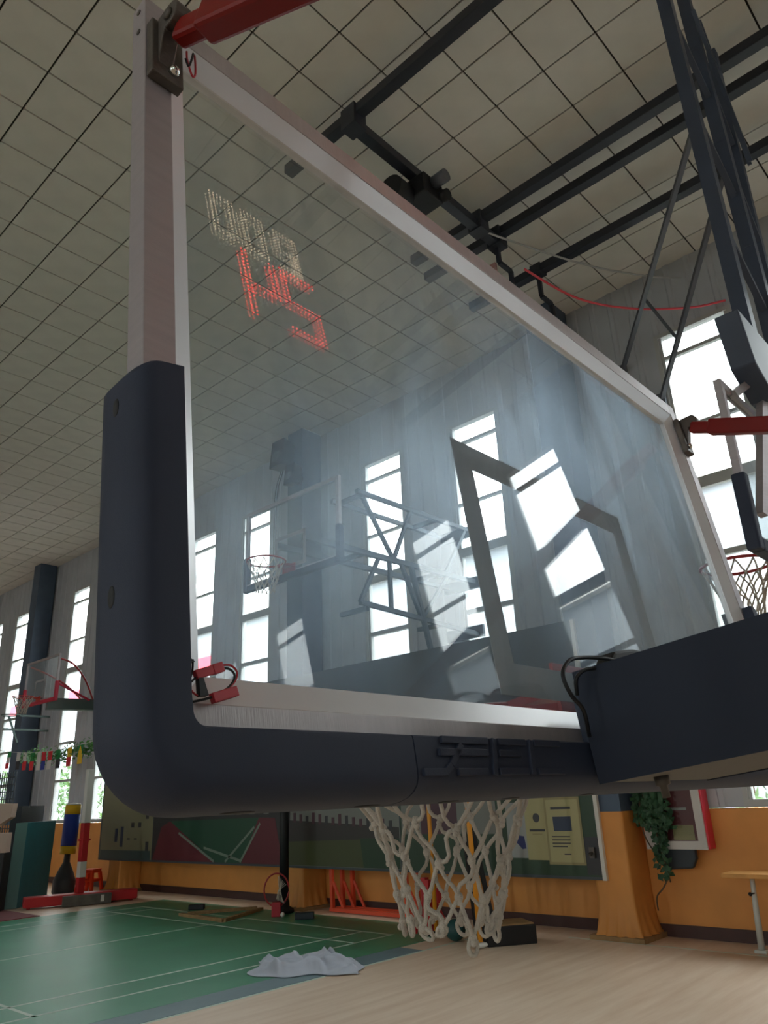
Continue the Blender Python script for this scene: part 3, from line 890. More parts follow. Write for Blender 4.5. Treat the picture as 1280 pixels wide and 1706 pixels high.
# --- ceiling rails and cross beam
CT = thing('ceiling_track', 'dark steel rails and cross beam hung under the ceiling', 'steel frame', (0, 0, 6.75 + CAMZ))
for x, y1 in ((4.30, 5.18), (6.50, 5.20), (6.90, 5.30), (7.90, 5.28)):
    MB().box(x - 0.06, x + 0.06, -4.0, y1, -0.06, 0.06).build('rail', M['beam'], CT, 0.006)
    for y in (-2.0, -3.5):
        MB().box(x - 0.015, x + 0.015, y - 0.015, y + 0.015, 0.06, 0.285).build('hanger', M['beam'], CT)
MB().box(4.3, 6.98, 4.06, 4.18, -0.18, -0.06).build('cross_beam', M['beam'], CT, 0.006)
for x in (4.3, 6.5, 6.9):
    MB().box(x - 0.09, x + 0.09, 4.02, 4.22, -0.20, 0.075).build('clamp', M['beam'], CT, 0.004)
for x0 in (6.9, 7.9):
    m_ = MB()
    for a, b in (((x0, 4.12, -0.06), (x0, 4.12, -0.42)), ((x0, 4.12, -0.42), (x0 + 0.26, 4.12, -0.42)), ((x0 + 0.26, 4.12, -0.42), (x0 + 0.26, 4.12, -0.86))):
        m_.bar(a, b, 0.05, 0.05)
    m_.build('step_bracket', M['beam'], CT)
    MB().box(x0 - 0.085, x0 + 0.085, 4.04, 4.20, -0.075, 0.07).build('clamp', M['beam'], CT, 0.004)
wn = thing('winch', 'black electric winch with grey motor on the ceiling cross beam', 'winch', (5.36, 4.12, 6.40 + CAMZ))
MB().tube([(-0.34, 0.18, -0.04), (-0.10, 0.18, -0.04)], 0.19, 20).build('drum', M['black'], wn)
MB().box(-0.12, 0.22, -0.16, 0.16, -0.10, 0.17).build('gearbox', M['black'], wn, 0.02)
MB().tube([(0.06, -0.16, 0.10), (0.06, -0.34, 0.10)], 0.075, 16).build('motor', M['strut'], wn)
MB().tube([(0.20, -0.12, 0.0), (0.20, -0.24, -0.02)], 0.07, 14).build('motor_cap', M['black'], wn)
MB().tube(curve_pts([(-0.02, 0.22, -0.14), (0.08, 0.28, -0.20), (0.20, 0.27, -0.22), (0.35, 0.22, -0.12)]), 0.012, 6).build('red_lead', M['redwire'], wn)
pc = MB().box(7.06, 7.10, 4.28, 4.62, -0.10, 0.22).build('notice_card', mat('notice_card_pale', (206, 190, 184), 0.6, var=0.2, scale=5, rgb2=(176, 80, 80)), None)
pc.location = (0, 0, 6.30 + CAMZ)
tag(pc, 'small pale and red card hanging below the ceiling rails', 'card')

# --- wall struts and cables
SW = thing('wall_strut_frame', 'pair of thin grey diagonal struts from the wall up to the ceiling rails', 'strut frame', (9.44, 3.8, 5.69 + CAMZ))
def sv(x, y, z): return (x - 9.44, y - 3.8, z - 5.69)
MB().bar(sv(9.44, 3.83, 5.62), sv(6.98, 1.56, 6.69), 0.055, 0.055).build('strut', M['strut'], SW)
MB().bar(sv(9.44, 3.36, 4.95), sv(7.96, 1.62, 6.69), 0.055, 0.055).build('strut', M['strut'], SW)
MB().bar(sv(8.60, 3.0, 6.03), sv(9.0, 2.83, 5.52), 0.03, 0.03).build('tie_bar', M['strut'], SW)
for p in ((9.44, 3.83, 5.62), (9.44, 3.36, 4.95)):
    c = sv(*p); MB().box(c[0] - 0.03, c[0] + 0.035, c[1] - 0.08, c[1] + 0.08, c[2] - 0.12, c[2] + 0.12).build('foot_plate', M['strut'], SW)
gc = MB().tube(curve_pts([(6.24, 4.18, 6.60 + CAMZ), (6.8, 3.97, 6.56 + CAMZ), (8.0, 3.48, 6.54 + CAMZ), (8.96, 3.03, 6.62 + CAMZ), (9.44, 2.75, 6.7 + CAMZ)]), 0.014, 6).build('grey_cable', mat('pale_grey_cable', (170, 170, 168), 0.6))
tag(gc, 'thin grey cable strung below the ceiling rails', 'cable')
rc = MB().tube(curve_pts([(7.12, 3.90, 6.22 + CAMZ), (7.84, 3.60, 5.99 + CAMZ), (8.54, 3.19, 5.96 + CAMZ), (9.14, 2.63, 5.98 + CAMZ), (9.44, 2.26, 6.05 + CAMZ)]), 0.016, 6).build('red_rope', mat('pink_red_rope', (226, 84, 96), 0.7))
tag(rc, 'red rope sagging from the rails to the right window', 'rope')

# --- side hoop on a blue-grey wall truss, seen through the glass
H1 = thing('wall_basketball_hoop', 'side hoop on a blue-grey wall truss seen through the big glass', 'basketball hoop', (5.8, 6.90, 2.62 + CAMZ), (0, 0, PI / 2), group='side hoops on the window wall')
hoop_head(H1, 31, M['pad'], 0.42, 0.10)
# truss in stand coordinates: local -y runs to the wall (world +x)
def tw(X, Y, Z):           # world (camera height origin) -> local
    return (Y - 6.90, -(X - 5.8), Z - 2.62)
for Y in (6.75, 7.25):
    part_bar('truss_chord', tw(6.85, Y, 3.98), tw(9.46, Y, 3.98), 0.06, 0.06, M['sideblue'], H1)
    part_bar('truss_chord', tw(5.86, Y, 3.10), tw(9.46, Y, 3.13), 0.07, 0.07, M['sideblue'], H1)
Y = 6.75
part_bar('truss_chord', tw(6.86, Y, 2.41), tw(9.46, Y, 2.30), 0.06, 0.06, M['sideblue'], H1)
for a, b in (((6.92, 3.98), (7.55, 3.12)), ((7.98, 3.98), (7.55, 3.12)), ((9.3, 3.98), (8.70, 3.12)), ((7.46, 3.10), (7.46, 2.40)), ((7.25, 3.10), (6.86, 2.41)), ((7.70, 3.10), (8.10, 2.36)), ((8.75, 3.1), (8.10, 2.36))):
    part_bar('truss_web', tw(a[0], Y, a[1]), tw(b[0], Y, b[1]), 0.05, 0.05, M['sideblue'], H1)
for z in (3.98, 3.12, 2.35):
    part_bar('truss_cross', tw(7.0, 6.75, z), tw(7.0, 7.25, z), 0.06, 0.06, M['sideblue'], H1)
    part_bar('truss_cross', tw(8.6, 6.75, z), tw(8.6, 7.25, z), 0.06, 0.06, M['sideblue'], H1)
    MB().box(-0.25, 0.45, -(9.47 - 5.8), -(9.42 - 5.8), z - 2.62 - 0.09, z - 2.62 + 0.09).build('wall_plate', M['sideblue'], H1)
part_bar('truss_chord', tw(7.92, 6.75, 3.1), tw(8.25, 6.75, 1.95), 0.06, 0.06, M['sideblue'], H1)

# --- far hoop with red padding on a green boom
H2 = thing('wall_basketball_hoop', 'far side hoop with red padding on a green boom at the left', 'basketball hoop', (7.9, 18.75, 2.50 + CAMZ), (0, 0, PI / 2), group='side hoops on the window wall')
hoop_head(H2, 32, M['redpad'], 0.40, 0.10, mat('far_rim_orange_red', (206, 62, 40), 0.4))
def tf(X, Y, Z): return (Y - 18.75, -(X - 7.9), Z - 2.50)
MB().bar(tf(7.93, 18.35, 2.42), tf(9.46, 18.0, 2.42), 0.26, 0.26).build('boom', M['boomgreen'], H2)
MB().tube(curve_pts([tf(7.95, 17.95, 3.45), tf(8.2, 17.75, 3.30), tf(8.5, 17.7, 2.95), tf(8.75, 17.72, 2.50)]), 0.022, 8).build('stay_rod', M['rimred'], H2)
MB().tube(curve_pts([tf(7.95, 19.55, 3.45), tf(8.2, 19.0, 3.20), tf(8.5, 18.6, 2.9), tf(8.75, 18.2, 2.50)]), 0.022, 8).build('stay_rod', M['rimred'], H2)
MB().bar(tf(7.95, 17.9, 2.85), tf(8.8, 18.0, 2.52), 0.04, 0.04).build('stay_rod', M['redpad'], H2)
MB().box(-0.5, -0.2, -1.56, -1.52, -0.5, 0.3).build('wall_plate', M['boomgreen'], H2)

# --- small dark training ring at the far left edge
H3 = thing('training_ring', 'small dark training ring on a bracket below the far red-padded hoop', 'basketball hoop', (8.4, 21.6, 2.25 + CAMZ))
MB().tube([(0.234 * math.cos(2 * PI * i / 24), 0.234 * math.sin(2 * PI * i / 24), 0.25) for i in range(24)], 0.018, 6, closed=True).build('ring', M['boomgreen'], H3)
MB().bar((0.2, 0, 0.25), (1.05, 0.0, 0.25), 0.05, 0.05).bar((-0.05, 0.0, 0.22), (0.25, 0.0, -0.45), 0.045, 0.045).bar((-0.15, 0, -0.12), (1.05, 0.0, -0.12), 0.05, 0.05).build('bracket_arm', M['boomgreen'], H3)
MB().box(-0.42, -0.36, -0.2, 0.2, -0.35, 0.0).build('red_target', M['redpad'], H3)

# loudspeakers on the column behind the side hoop
for nm, y, z, lab in (('loudspeaker', 10.62, 6.45, 'larger black loudspeaker high on the column seen through the glass'), ('loudspeaker', 10.30, 5.92, 'smaller black loudspeaker lower on the column seen through the glass')):
    t = thing(nm, lab, 'speaker', (8.72, y, z + CAMZ), (0, 0.12, 0), group='loudspeakers on the column')
    s = 1.0 if 'larger' in lab else 0.72
    MB().prism([(-0.16 * s, -0.30 * s), (-0.16 * s, 0.30 * s), (0.14 * s, 0.24 * s), (0.14 * s, -0.24 * s)], 'y', -0.19 * s, 0.19 * s).build('cabinet', M['black'], t, 0.01)
    MB().lathe([(0.13 * s, 0), (0.12 * s, 0.01), (0.04 * s, -0.02)], seg=16).build('cone', M['coneblk'], t).matrix_local = Matrix.Translation((-0.165 * s, 0, -0.08 * s)) @ Matrix.Rotation(-PI / 2, 4, 'Y')
    MB().box(0.13 * s, 0.22, -0.04, 0.04, -0.05, 0.05).build('wall_bracket', M['black'], t)

# dark cords hanging beside the loudspeakers
hc = thing('drop_cable', 'pair of thin dark cables dropping down beside the loudspeakers', 'cable', (9.2, 11.05, 5.5 + CAMZ))
for dx in (0.0, 0.07):
    MB().tube(curve_pts([(0, 0.0 - dx, 1.5), (0, 0.22 - dx, 0.95), (0, 0.40 - dx, 0.4), (0, 0.42 - dx, -1.3)]), 0.012, 5).build('cord', M['black'], hc)

# ================================================================== FLOOR LEVEL
cm = thing('court_mat', 'green badminton court mat with white lines', 'mat', (0, 0, 0))
box('mat_sheet', (-2.2, 8.72, 6.77, 14.05, 0.001, 0.006), M['green'], cm)
box('border_strip', (-2.2, 7.35, 6.41, 6.77, 0.001, 0.005), M['bluestrip'], cm)
def cl(x0, x1, y0, y1): box('court_line', (x0, x1, y0, y1, 0.006, 0.0066), M['line'], cm)
for x in (7.93, 7.27, 3.40): cl(x - 0.02, x + 0.02, 7.40, 13.47)
for y in (7.42, 7.94, 12.95, 13.45): cl(-2.0, 7.91, y - 0.02, y + 0.02)
cl(3.42, 7.91, 10.43, 10.47)
wlm = box('edge_line', (-2.2, 9.2, 6.375, 6.41, 0.0005, 0.002), M['line'])
tag(wlm, 'thin white line along the edge of the wood floor', 'floor line')
wl2 = box('wall_line', (8.83, 8.86, -6.0, 5.4, 0.0005, 0.002), M['line'])
tag(wl2, 'thin pale line on the wood floor parallel to the window wall', 'floor line')
tag(box('red_mat', (-2.0, 6.40, 14.12, 24.0, 0.001, 0.012), M['redmat']), 'dark red floor mat at the far left', 'mat')

# crumpled cloth
def cloth():
    rnd = random.Random(5)
    nu, nv = 84, 44
    a = Vector((0.58, -0.815, 0)); b = Vector((0.815, 0.58, 0)); c = Vector((6.0, 6.86, 0.008))
    vs = []; fs = []
    def ridge(t): return 1 - abs(math.sin(t))
    for j in range(nv + 1):
        for i in range(nu + 1):
            u = i / nu * 2 - 1; v = j / nv * 2 - 1
            x = u * 0.58 + 0.06 * math.sin(3.1 * v + 1.0) - 0.12 * max(0, v) * u - 0.10 * v
            y = v * 0.44 * (1 - 0.28 * abs(u) ** 2) + 0.06 * math.sin(4.0 * u + 0.6) + 0.03 * math.sin(9 * u)
            env = max(0, 1 - abs(u) ** 4) * max(0, 1 - abs(v) ** 4)
            wu = u + 0.16 * math.sin(3.7 * v + 0.8) + 0.07 * math.sin(9 * u + 4 * v); wv = v + 0.22 * math.sin(2.9 * u + 0.3)
            def tri(t): return abs((t % 1.0) * 2 - 1) ** 1.3
            h = 0.012 + env * (0.075 * tri(1.35 * wu + 0.5 * wv + 0.2) + 0.055 * tri(0.8 * wu - 1.1 * wv + 0.65) + 0.028 * tri(3.1 * wu + 1.3 * wv) + 0.018 * tri(2.2 * wv - 3.4 * wu + 0.3))
            h += 0.09 * max(0, 1 - abs(u + 0.82) / 0.16) * max(0, 1 - abs(v - 0.45) / 0.75)
            h += 0.11 * max(0, 1 - abs(u - 0.62) / 0.12) * max(0, 1 - abs(v - 0.80) / 0.5)
            h += 0.05 * max(0, 1 - abs(v + 0.62) / 0.22) * max(0, 1 - abs(u + 0.15) / 0.75)
            h *= 0.85 * min(1, (1 - abs(u)) * 7 + 0.1) * min(1, (1 + v) * 2.4 + 0.12) * min(1, (1 - v) * 4 + 0.35)
            vs.append(c + a * x + b * y + Vector((0, 0, max(0.002, h))))
    for j in range(nv):
        for i in range(nu):
            k = j * (nu + 1) + i
            fs.append((k, k + 1, k + nu + 2, k + nu + 1))
    o = MB().add(vs, fs, True).build('floor_cloth', M['cloth'])
    md = o.modifiers.new('thickness', 'SOLIDIFY'); md.thickness = 0.006; md.offset = 1
    tag(o, 'crumpled pale blue-grey cloth on the edge of the green mat', 'cloth')
cloth()

# display board on the window wall
DB = thing('display_board', 'long printed display board on the orange wall', 'display board', (8.92, 11.0, 0.62))
def D(y, z): return (y * 0.948 - 11.0, (z - 1.63) * 0.948 + 1.63 - 0.62)
box('backing', (0.0, 0.022, 4.88 - 11.0, 17.12 - 11.0, 0, 3.12), mat('board_backing_dark', (70, 76, 80), 0.6), DB)
box('edge_strip', (-0.03, 0.022, 4.83 - 11.0, 4.88 - 11.0, 0, 3.12), M['white'], DB)
PRN = {'khaki': (150, 146, 112), 'bluegreen': (58, 84, 84), 'darkgrey': (62, 60, 60), 'redt': (122, 44, 56), 'greenc': (40, 92, 66), 'sky': (150, 150, 142), 'crowd': (66, 58, 54), 'olive': (86, 92, 48), 'green2': (46, 76, 46), 'cream': (206, 196, 140), 'creamd': (176, 164, 112), 'paper': (186, 190, 186), 'ink': (60, 58, 62), 'bluei': (46, 54, 130), 'linep': (150, 165, 150), 'maroon': (92, 48, 62), 'inkb': (52, 64, 92)}
PM = {k: mat('print_' + k, tuple(int(x * 0.82) for x in v), 0.4) for k, v in PRN.items()}
lay = [0]
def pr(name, poly, m, lvl, par=DB):
    return MB().prism([D(*p) for p in poly], 'x', -0.002 * lvl, 0.0 - 0.002 * (lvl - 1) - 0.0002).build(name, PM[m], par)
def rc_(y0, y1, z0, z1): return [(y0, z0), (y1, z0), (y1, z1), (y0, z1)]
pA = pr('poster_panel', rc_(15.75, 18.0, 0.60, 2.4), 'khaki', 1)
pr('poster_foot', rc_(15.8, 17.98, 0.60, 0.78), 'bluegreen', 2)
for y, z, h in ((17.3, 0.95, 0.28), (17.05, 0.85, 0.42), (16.6, 1.25, 0.10), (16.3, 1.25, 0.10), (16.0, 1.42, 0.09), (15.95, 0.78, 0.18), (16.75, 1.0, 0.03), (16.45, 1.0, 0.03), (16.6, 1.62, 0.06)):
    pr('poster_print', rc_(y - 0.06, y + 0.06, z, z + h), 'inkb' if h > 0.2 else 'ink', 2)
pB = pr('court_photo', rc_(11.36, 15.72, 0.60, 2.4), 'darkgrey', 1)
pr('photo_shape', [(15.70, 0.605), (15.40, 1.25), (15.08, 1.36), (13.42, 0.605)], 'redt', 2)
pr('photo_shape', [(15.08, 1.36), (13.42, 0.605), (12.58, 0.605), (12.07, 1.39)], 'greenc', 2)
pr('photo_shape', [(12.58, 0.605), (11.37, 0.605), (11.6, 1.38), (12.07, 1.39)], 'redt', 2)
def pl(a, b, w=0.022):
    d = Vector((b[0] - a[0], b[1] - a[1])).normalized(); n = Vector((-d.y, d.x)) * w
    pr('photo_line', [(a[0] + n.x, a[1] + n.y), (a[0] - n.x, a[1] - n.y), (b[0] - n.x, b[1] - n.y), (b[0] + n.x, b[1] + n.y)], 'linep', 3)
pl((13.09, 0.62), (12.2, 1.23)); pl((12.62, 0.62), (12.03, 1.29)); pl((14.73, 1.13), (13.46, 0.62)); pl((13.81, 0.86), (12.62, 0.65))
for i in range(7): pr('photo_lamp', rc_(14.3 - i * 0.42, 14.45 - i * 0.42, 1.45, 1.52), 'sky', 3)
pC = pr('field_photo', rc_(8.55, 11.34, 0.60, 2.4), 'sky', 1)
pr('photo_shape', [(8.56, 1.20), (8.56, 1.04), (11.33, 0.98), (11.33, 1.34)], 'crowd', 2)
for i in range(16):
    y = 8.7 + i * 0.165; pr('photo_figure', rc_(y, y + 0.07, 1.18 + 0.008 * i, 1.30 + 0.02 * (i % 4) + 0.008 * i), 'maroon' if i % 3 else 'ink', 3)
pr('photo_shape', [(8.56, 1.04), (8.56, 0.605), (11.33, 0.605), (11.33, 0.98)], 'olive', 2)
pr('photo_shape', [(8.56, 1.04), (8.56, 0.605), (9.35, 0.605), (9.42, 1.04)], 'green2', 3)
pD = pr('notice_panel', rc_(5.14, 8.53, 0.60, 2.4), 'green2', 1)
pr('photo_shape', rc_(6.7, 8.5, 1.10, 1.75), 'sky', 2)
pr('photo_shape', rc_(7.4, 8.1, 1.10, 1.55), 'maroon', 3)
pr('photo_shape', rc_(5.14, 5.36, 0.62, 1.06), 'ink', 2)
pr('notice_sheet', rc_(6.18, 6.53, 0.80, 1.50), 'paper', 3)
pr('sheet_print', [(6.42, 1.09), (6.26, 1.07), (6.24, 0.92), (6.30, 0.91), (6.40, 1.0)], 'bluei', 4)
pr('notice_sheet', rc_(5.86, 6.22, 0.78, 1.56), 'cream', 4)
pr('sheet_print', [(6.04 + 0.055 * math.cos(a), 1.30 + 0.06 * math.sin(a)) for a in [PI / 5 * i for i in range(10)]], 'ink', 5)
pr('sheet_print', rc_(5.92, 6.16, 1.13, 1.16), 'ink', 5)
pr('sheet_print', rc_(5.97, 6.12, 1.09, 1.105), 'creamd', 5)
pr('notice_sheet', rc_(5.36, 5.90, 0.73, 1.55), 'creamd', 5)
pr('notice_sheet', rc_(5.39, 5.87, 0.76, 1.52), 'cream', 6)
pr('sheet_print', rc_(5.51, 5.78, 1.135, 1.31), 'inkb', 7)
for i, (y0, y1, z) in enumerate(((5.50, 5.80, 1.40), (5.55, 5.82, 1.06), (5.55, 5.82, 1.02), (5.55, 5.82, 0.98), (5.60, 5.82, 0.94), (5.56, 5.66, 0.85))):
    pr('sheet_print', rc_(y0, y1, z, z + (0.03 if i == 0 else 0.014)), 'ink', 7)

# fire cabinet, ivy, hook, bench at the right
FC = thing('fire_cabinet', 'red wall cabinet with a silver framed glass door beside the ivy', 'cabinet', (9.27, 4.08, 0.94))
box('case', (0.0, 0.18, -0.38, 0.38, 0.0, 1.1), M['box_red'], FC, 0.01)
fd = MB(); fd.box(-0.03, -0.001, -0.36, -0.27, 0, 1.08); fd.box(-0.03, -0.001, 0.27, 0.36, 0, 1.08); fd.box(-0.03, -0.001, -0.27, 0.27, 0, 0.09); fd.box(-0.03, -0.001, -0.27, 0.27, 0.99, 1.08)
do = fd.build('door', M['box_white'], FC)
box('door_glass', (-0.018, -0.012, -0.27, 0.27, 0.09, 0.99), M['wpane'], do)
box('inside', (-0.008, -0.001, -0.27, 0.27, 0.09, 0.99), M['box_in'], FC)
box('print_strip', (-0.0095, -0.008, -0.18, 0.10, 0.42, 0.45), PM['paper'], FC)
MB().box(-0.011, -0.008, -0.23, 0.02, 0.10, 0.26).build('painted_reflection', PM['creamd'], FC)['label'] = 'pale reflection in the door glass, painted on a flat panel'  # flat cream panel painted in place of a reflection in the door glass
def ivy():
    rnd = random.Random(9)
    t = thing('ivy_plant', 'dark green ivy hanging between the column and the red cabinet', 'plant', (9.20, 4.30, 2.1))
    v = MB()
    stems = [[(0, 0.05, 0), (-0.03, 0.08, -0.45), (-0.02, 0.0, -0.8), (-0.05, -0.08, -1.2), (-0.04, -0.12, -1.5)], [(0, -0.02, 0), (-0.02, 0.1, -0.5), (-0.04, 0.12, -0.95), (-0.03, 0.0, -1.22), (-0.03, -0.10, -1.32)], [(-0.03, -0.12, -1.42), (-0.03, -0.02, -1.56), (-0.02, 0.08, -1.66), (-0.02, 0.09, -1.80)]]
    for s in stems: v.tube(curve_pts(s), 0.009, 5)
    v.build('stem', M['trunk'], t)
    f = MB()
    for i in range(1100):
        z = -abs(rnd.gauss(0, 0.60))
        if z < -1.48: continue
        w = 0.24 * (1 if z > -0.95 else 0.35)
        c = Vector((rnd.uniform(-0.10, 0.03), (-0.06 if z < -0.9 else 0.0) + rnd.uniform(-w, w * 0.8), z))
        u = Vector((rnd.gauss(0, .5), rnd.gauss(0, 1), rnd.gauss(0, 1))).normalized(); q = u.cross(Vector((1, 0.2, 0))).normalized()
        s = rnd.uniform(0.03, 0.055)
        f.add([c - u * s, c + q * s * 0.6 + Vector((-0.01, 0, 0)), c + u * s, c - q * s * 0.6 + Vector((-0.01, 0, 0))], [(0, 1, 2, 3)])
    o = f.build('leaves', M['ivy'], t, fixn=False); o['kind'] = 'stuff'
    MB().prism([(-0.42, -1.10), (0.05, -1.10), (0.02, -1.32), (-0.06, -1.38), (-0.36, -1.36), (-0.42, -1.26)], 'x', 0.06, 0.14).build('planter', M['darkmat'], t, 0.02)
ivy()
hk = MB().box(-0.05, 0.0, -0.035, 0.035, -0.06, 0.06).bar((-0.05, 0, 0), (-0.10, 0.0, -0.02), 0.03, 0.03).build('wall_switch', M['bracket'])
hk.location = (XW - 0.30 - 0.245, 4.98, 0.92)
tag(hk, 'small dark switch on the orange column', 'switch')
BN = thing('folding_bench', 'narrow bench with a wooden top and pale metal legs by the right edge', 'bench', (9.0, 2.55, 0))
MB().box(-0.17, 0.17, -1.1, 0.92, 0.70, 0.745).build('bench_top', M['benchwood'], BN, 0.008)
for y in (0.66, -0.85):
    MB().tube([(0, y, 0.70), (0.0, y + 0.02, 0.40), (0.0, y + 0.04, 0.02)], [0.022, 0.03, 0.034], 10).build('leg', M['benchleg'], BN)
    MB().tube([(-0.02, y, 0.55), (-0.10, y + 0.01, 0.55)], 0.007, 6).ball((-0.11, y + 0.01, 0.55), 0.02).build('locking_knob', M['black'], BN)
    MB().box(-0.06, 0.06, y - 0.02, y + 0.10, 0.0, 0.03).build('foot', M['benchleg'], BN, 0.005)

# mats and boxes at the far left
tm = MB(); a0 = Vector((6.62, 15.62, 0.012)); d1 = Vector((0.62, 0.785, 0)); hv = Vector((0.05, 0.04, 1.46)); th = Vector((-0.22, 0.17, 0))
def slab(name, a, d, ln, h, t, mats, parent=None):
    vs = [a, a + d * ln, a + d * ln + t, a + t]; vs += [p + h for p in vs]
    m_ = MB(); m_.cur = 0
    m_.add(vs, [(0, 1, 5, 4), (4, 5, 6, 7), (0, 3, 2, 1)]); m_.cur = 1
    m_.add(vs, [(1, 2, 6, 5), (2, 3, 7, 6), (3, 0, 4, 7)])
    return m_.build(name, mats, parent, fixn=False)
gm = slab('gym_mat', a0, Vector((0.72, 0.69, 0)), 1.35, hv, Vector((-0.20, 0.05, 0)), [M['tealmat'], M['tealedge']])
tag(gm, 'teal gym mat standing upright behind the red beam', 'gym mat', 'upright gym mats')
gm2 = slab('gym_mat', Vector((5.75, 16.45, 0.012)), Vector((0.72, 0.69, 0)), 1.6, Vector((0.03, 0.03, 1.74)), Vector((-0.16, 0.16, 0)), [M['darkmat'], M['darkmat']])
tag(gm2, 'charcoal gym mat standing at the left edge', 'gym mat', 'upright gym mats')
gm3 = slab('gym_mat', Vector((6.9, 16.6, 0.0)), Vector((0.72, 0.69, 0)), 1.1, Vector((0.03, 0.03, 1.78)), Vector((-0.14, 0.14, 0)), [M['black'], M['darkmat']])
tag(gm3, 'black gym mat standing behind the teal mat', 'gym mat', 'upright gym mats')
pbx = MB().prism([(-0.22, 0.0), (0.20, -0.26), (0.24, 0.26), (-0.24, 0.24)], 'y', -0.10, 0.10).build('foam_wedge', M['card'])
pbx.location = (6.14, 15.62, 1.58); pbx.rotation_euler = (0, 0, 0.75 - PI / 2 + PI)
tag(pbx, 'beige foam wedge on top of the boxes at the left', 'foam block')
pbx2 = MB().box(-0.20, 0.20, -0.11, 0.11, 0, 0.34).build('foam_block', M['card'], None, 0.01)
pbx2.location = (6.14, 15.62, 0.976); pbx2.rotation_euler = (0, 0, -0.75)
tag(pbx2, 'beige foam block below the wedge at the left', 'foam block')
pbx3 = MB().box(-0.24, 0.24, -0.16, 0.16, 0, 0.96).build('storage_box', M['black'], None, 0.01)
pbx3.location = (6.12, 15.66, 0.013); pbx3.rotation_euler = (0, 0, -0.75)
tag(pbx3, 'tall black box carrying the beige foam blocks', 'box')

# training bag on its cone stand
TB = thing('punching_bag', 'yellow and blue training bag on a black cone stand', 'punching bag', (8.30, 17.35, 0), (0, 0.03, 0))
MB().lathe([(0.21, 0.0), (0.23, 0.04), (0.23, 0.26), (0.22, 0.29), (0.15, 0.46), (0.07, 0.62), (0.06, 0.80)], seg=24).build('cone_stand', M['coneblk'], TB)
for z0, z1, m_ in ((0.78, 0.94, M['yellow']), (0.94, 1.58, M['blue']), (1.58, 1.77, M['yellow'])):
    MB().lathe([(0.165, z0), (0.165, z1)], seg=24).build('bag_band', m_, TB)
MB().lathe([(0.16, 1.77), (0.15, 1.80), (0.02, 1.815)], seg=24).build('bag_top', M['white'], TB)

# striped post on a red beam base
PB = thing('striped_post', 'red and white post on a long red beam base', 'post', (7.50, 15.0, 0))
dr = Vector((0.94, -0.34, 0)).normalized(); pn_ = Vector((0.34, 0.94, 0))
def bb(u0, u1, v0, v1, z0, z1, name, m_, bev=0.0):
    vs = []
    for z in (z0, z1):
        for (u, v) in ((u0, v0), (u1, v0), (u1, v1), (u0, v1)):
            p = dr * u + pn_ * v; vs.append((p.x, p.y, z))
    return MB().add(vs, [(0, 3, 2, 1), (4, 5, 6, 7), (0, 1, 5, 4), (1, 2, 6, 5), (2, 3, 7, 6), (3, 0, 4, 7)]).build(name, m_, PB, bev)
bb(-0.95, 1.05, -0.10, 0.22, 0.03, 0.20, 'beam_base', M['red'], 0.02)
bb(-0.30, 0.55, -0.24, -0.11, 0.012, 0.18, 'ballast_block', mat('grey_brown_ballast', (96, 92, 84), 0.8, var=0.2, scale=9))
bb(0.36, 0.42, -0.243, -0.24, 0.05, 0.16, 'ballast_tag', M['white'])
for z0, z1, m_ in ((0.20, 0.47, M['red']), (0.47, 0.74, M['white']), (0.74, 1.42, M['red']), (1.42, 2.4, M['white'])):
    MB().box(-0.065, 0.065, -0.065, 0.065, z0, z1).build('post_section', m_, PB, 0.01)
MB().tube([(-0.12, 0, 1.12), (0.12, 0, 1.12)], 0.02, 8).build('cleat', M['red'], PB)
for u in (-0.85, 0.95): bb(u - 0.03, u + 0.03, 0.02, 0.1, 0.0, 0.035, 'beam_foot', M['red'])

# red plastic stool
SB = thing('plastic_stool', 'orange-red plastic stool behind the striped post', 'stool', (8.78, 17.14, 0), (0, 0, 0.5))
MB().box(-0.17, 0.17, -0.17, 0.17, 0.42, 0.45).box(-0.165, 0.165, -0.165, 0.165, 0.37, 0.42).build('seat', M['orangered'], SB, 0.012)
for sx in (-1, 1):
    for sy in (-1, 1):
        MB().bar((sx * 0.14, sy * 0.14, 0.38), (sx * 0.19, sy * 0.19, 0.0), 0.075, 0.05, up=(0, 1, 0)).build('leg', M['orangered'], SB)
for s_ in (-1, 1):
    MB().box(-0.15, 0.15, s_ * 0.165 - 0.012, s_ * 0.165 + 0.012, 0.20, 0.25).box(s_ * 0.165 - 0.012, s_ * 0.165 + 0.012, -0.15, 0.15, 0.20, 0.25).build('stretcher', M['orangered'], SB)

# loose rim standing on its red mount
KR = thing('loose_rim', 'loose basketball rim standing on its red mount by the display board', 'basketball rim', (8.26, 10.13, 0.006), (0, 0, -0.75))
MB().tube([(0.19 * math.cos(2 * PI * i / 28), 0.0, 0.37 + 0.23 * math.sin(2 * PI * i / 28)) for i in range(28)], 0.013, 7, closed=True).build('ring', M['rimred'], KR)
MB().box(-0.07, 0.07, -0.06, 0.06, 0.0, 0.20).build('mount', M['redwire'], KR, 0.01)
MB().ball((0.10, -0.10, 0.035), 0.035).build('rubber_stop', M['white'], KR)
nn = MB()
for i in range(7): nn.tube(curve_pts([(0.03 + 0.02 * i, -0.01, 0.56 - 0.02 * i), (0.05 + 0.02 * math.sin(i), -0.05, 0.36), (0.12 - 0.02 * i, -0.03, 0.18 + 0.01 * i)], 4), 0.006, 5)
nn.build('net', M['rope'], KR)
BP = thing('black_post', 'black padded post behind the loose rim', 'post', (8.60, 10.36, 0.0065))
MB().tube([(0, 0, 0.14), (0, 0, 2.3)], 0.075, 16).build('post', M['black'], BP)
MB().lathe([(0.16, 0), (0.16, 0.05), (0.09, 0.09), (0.085, 0.18)], seg=18).build('post_base', M['black'], BP)

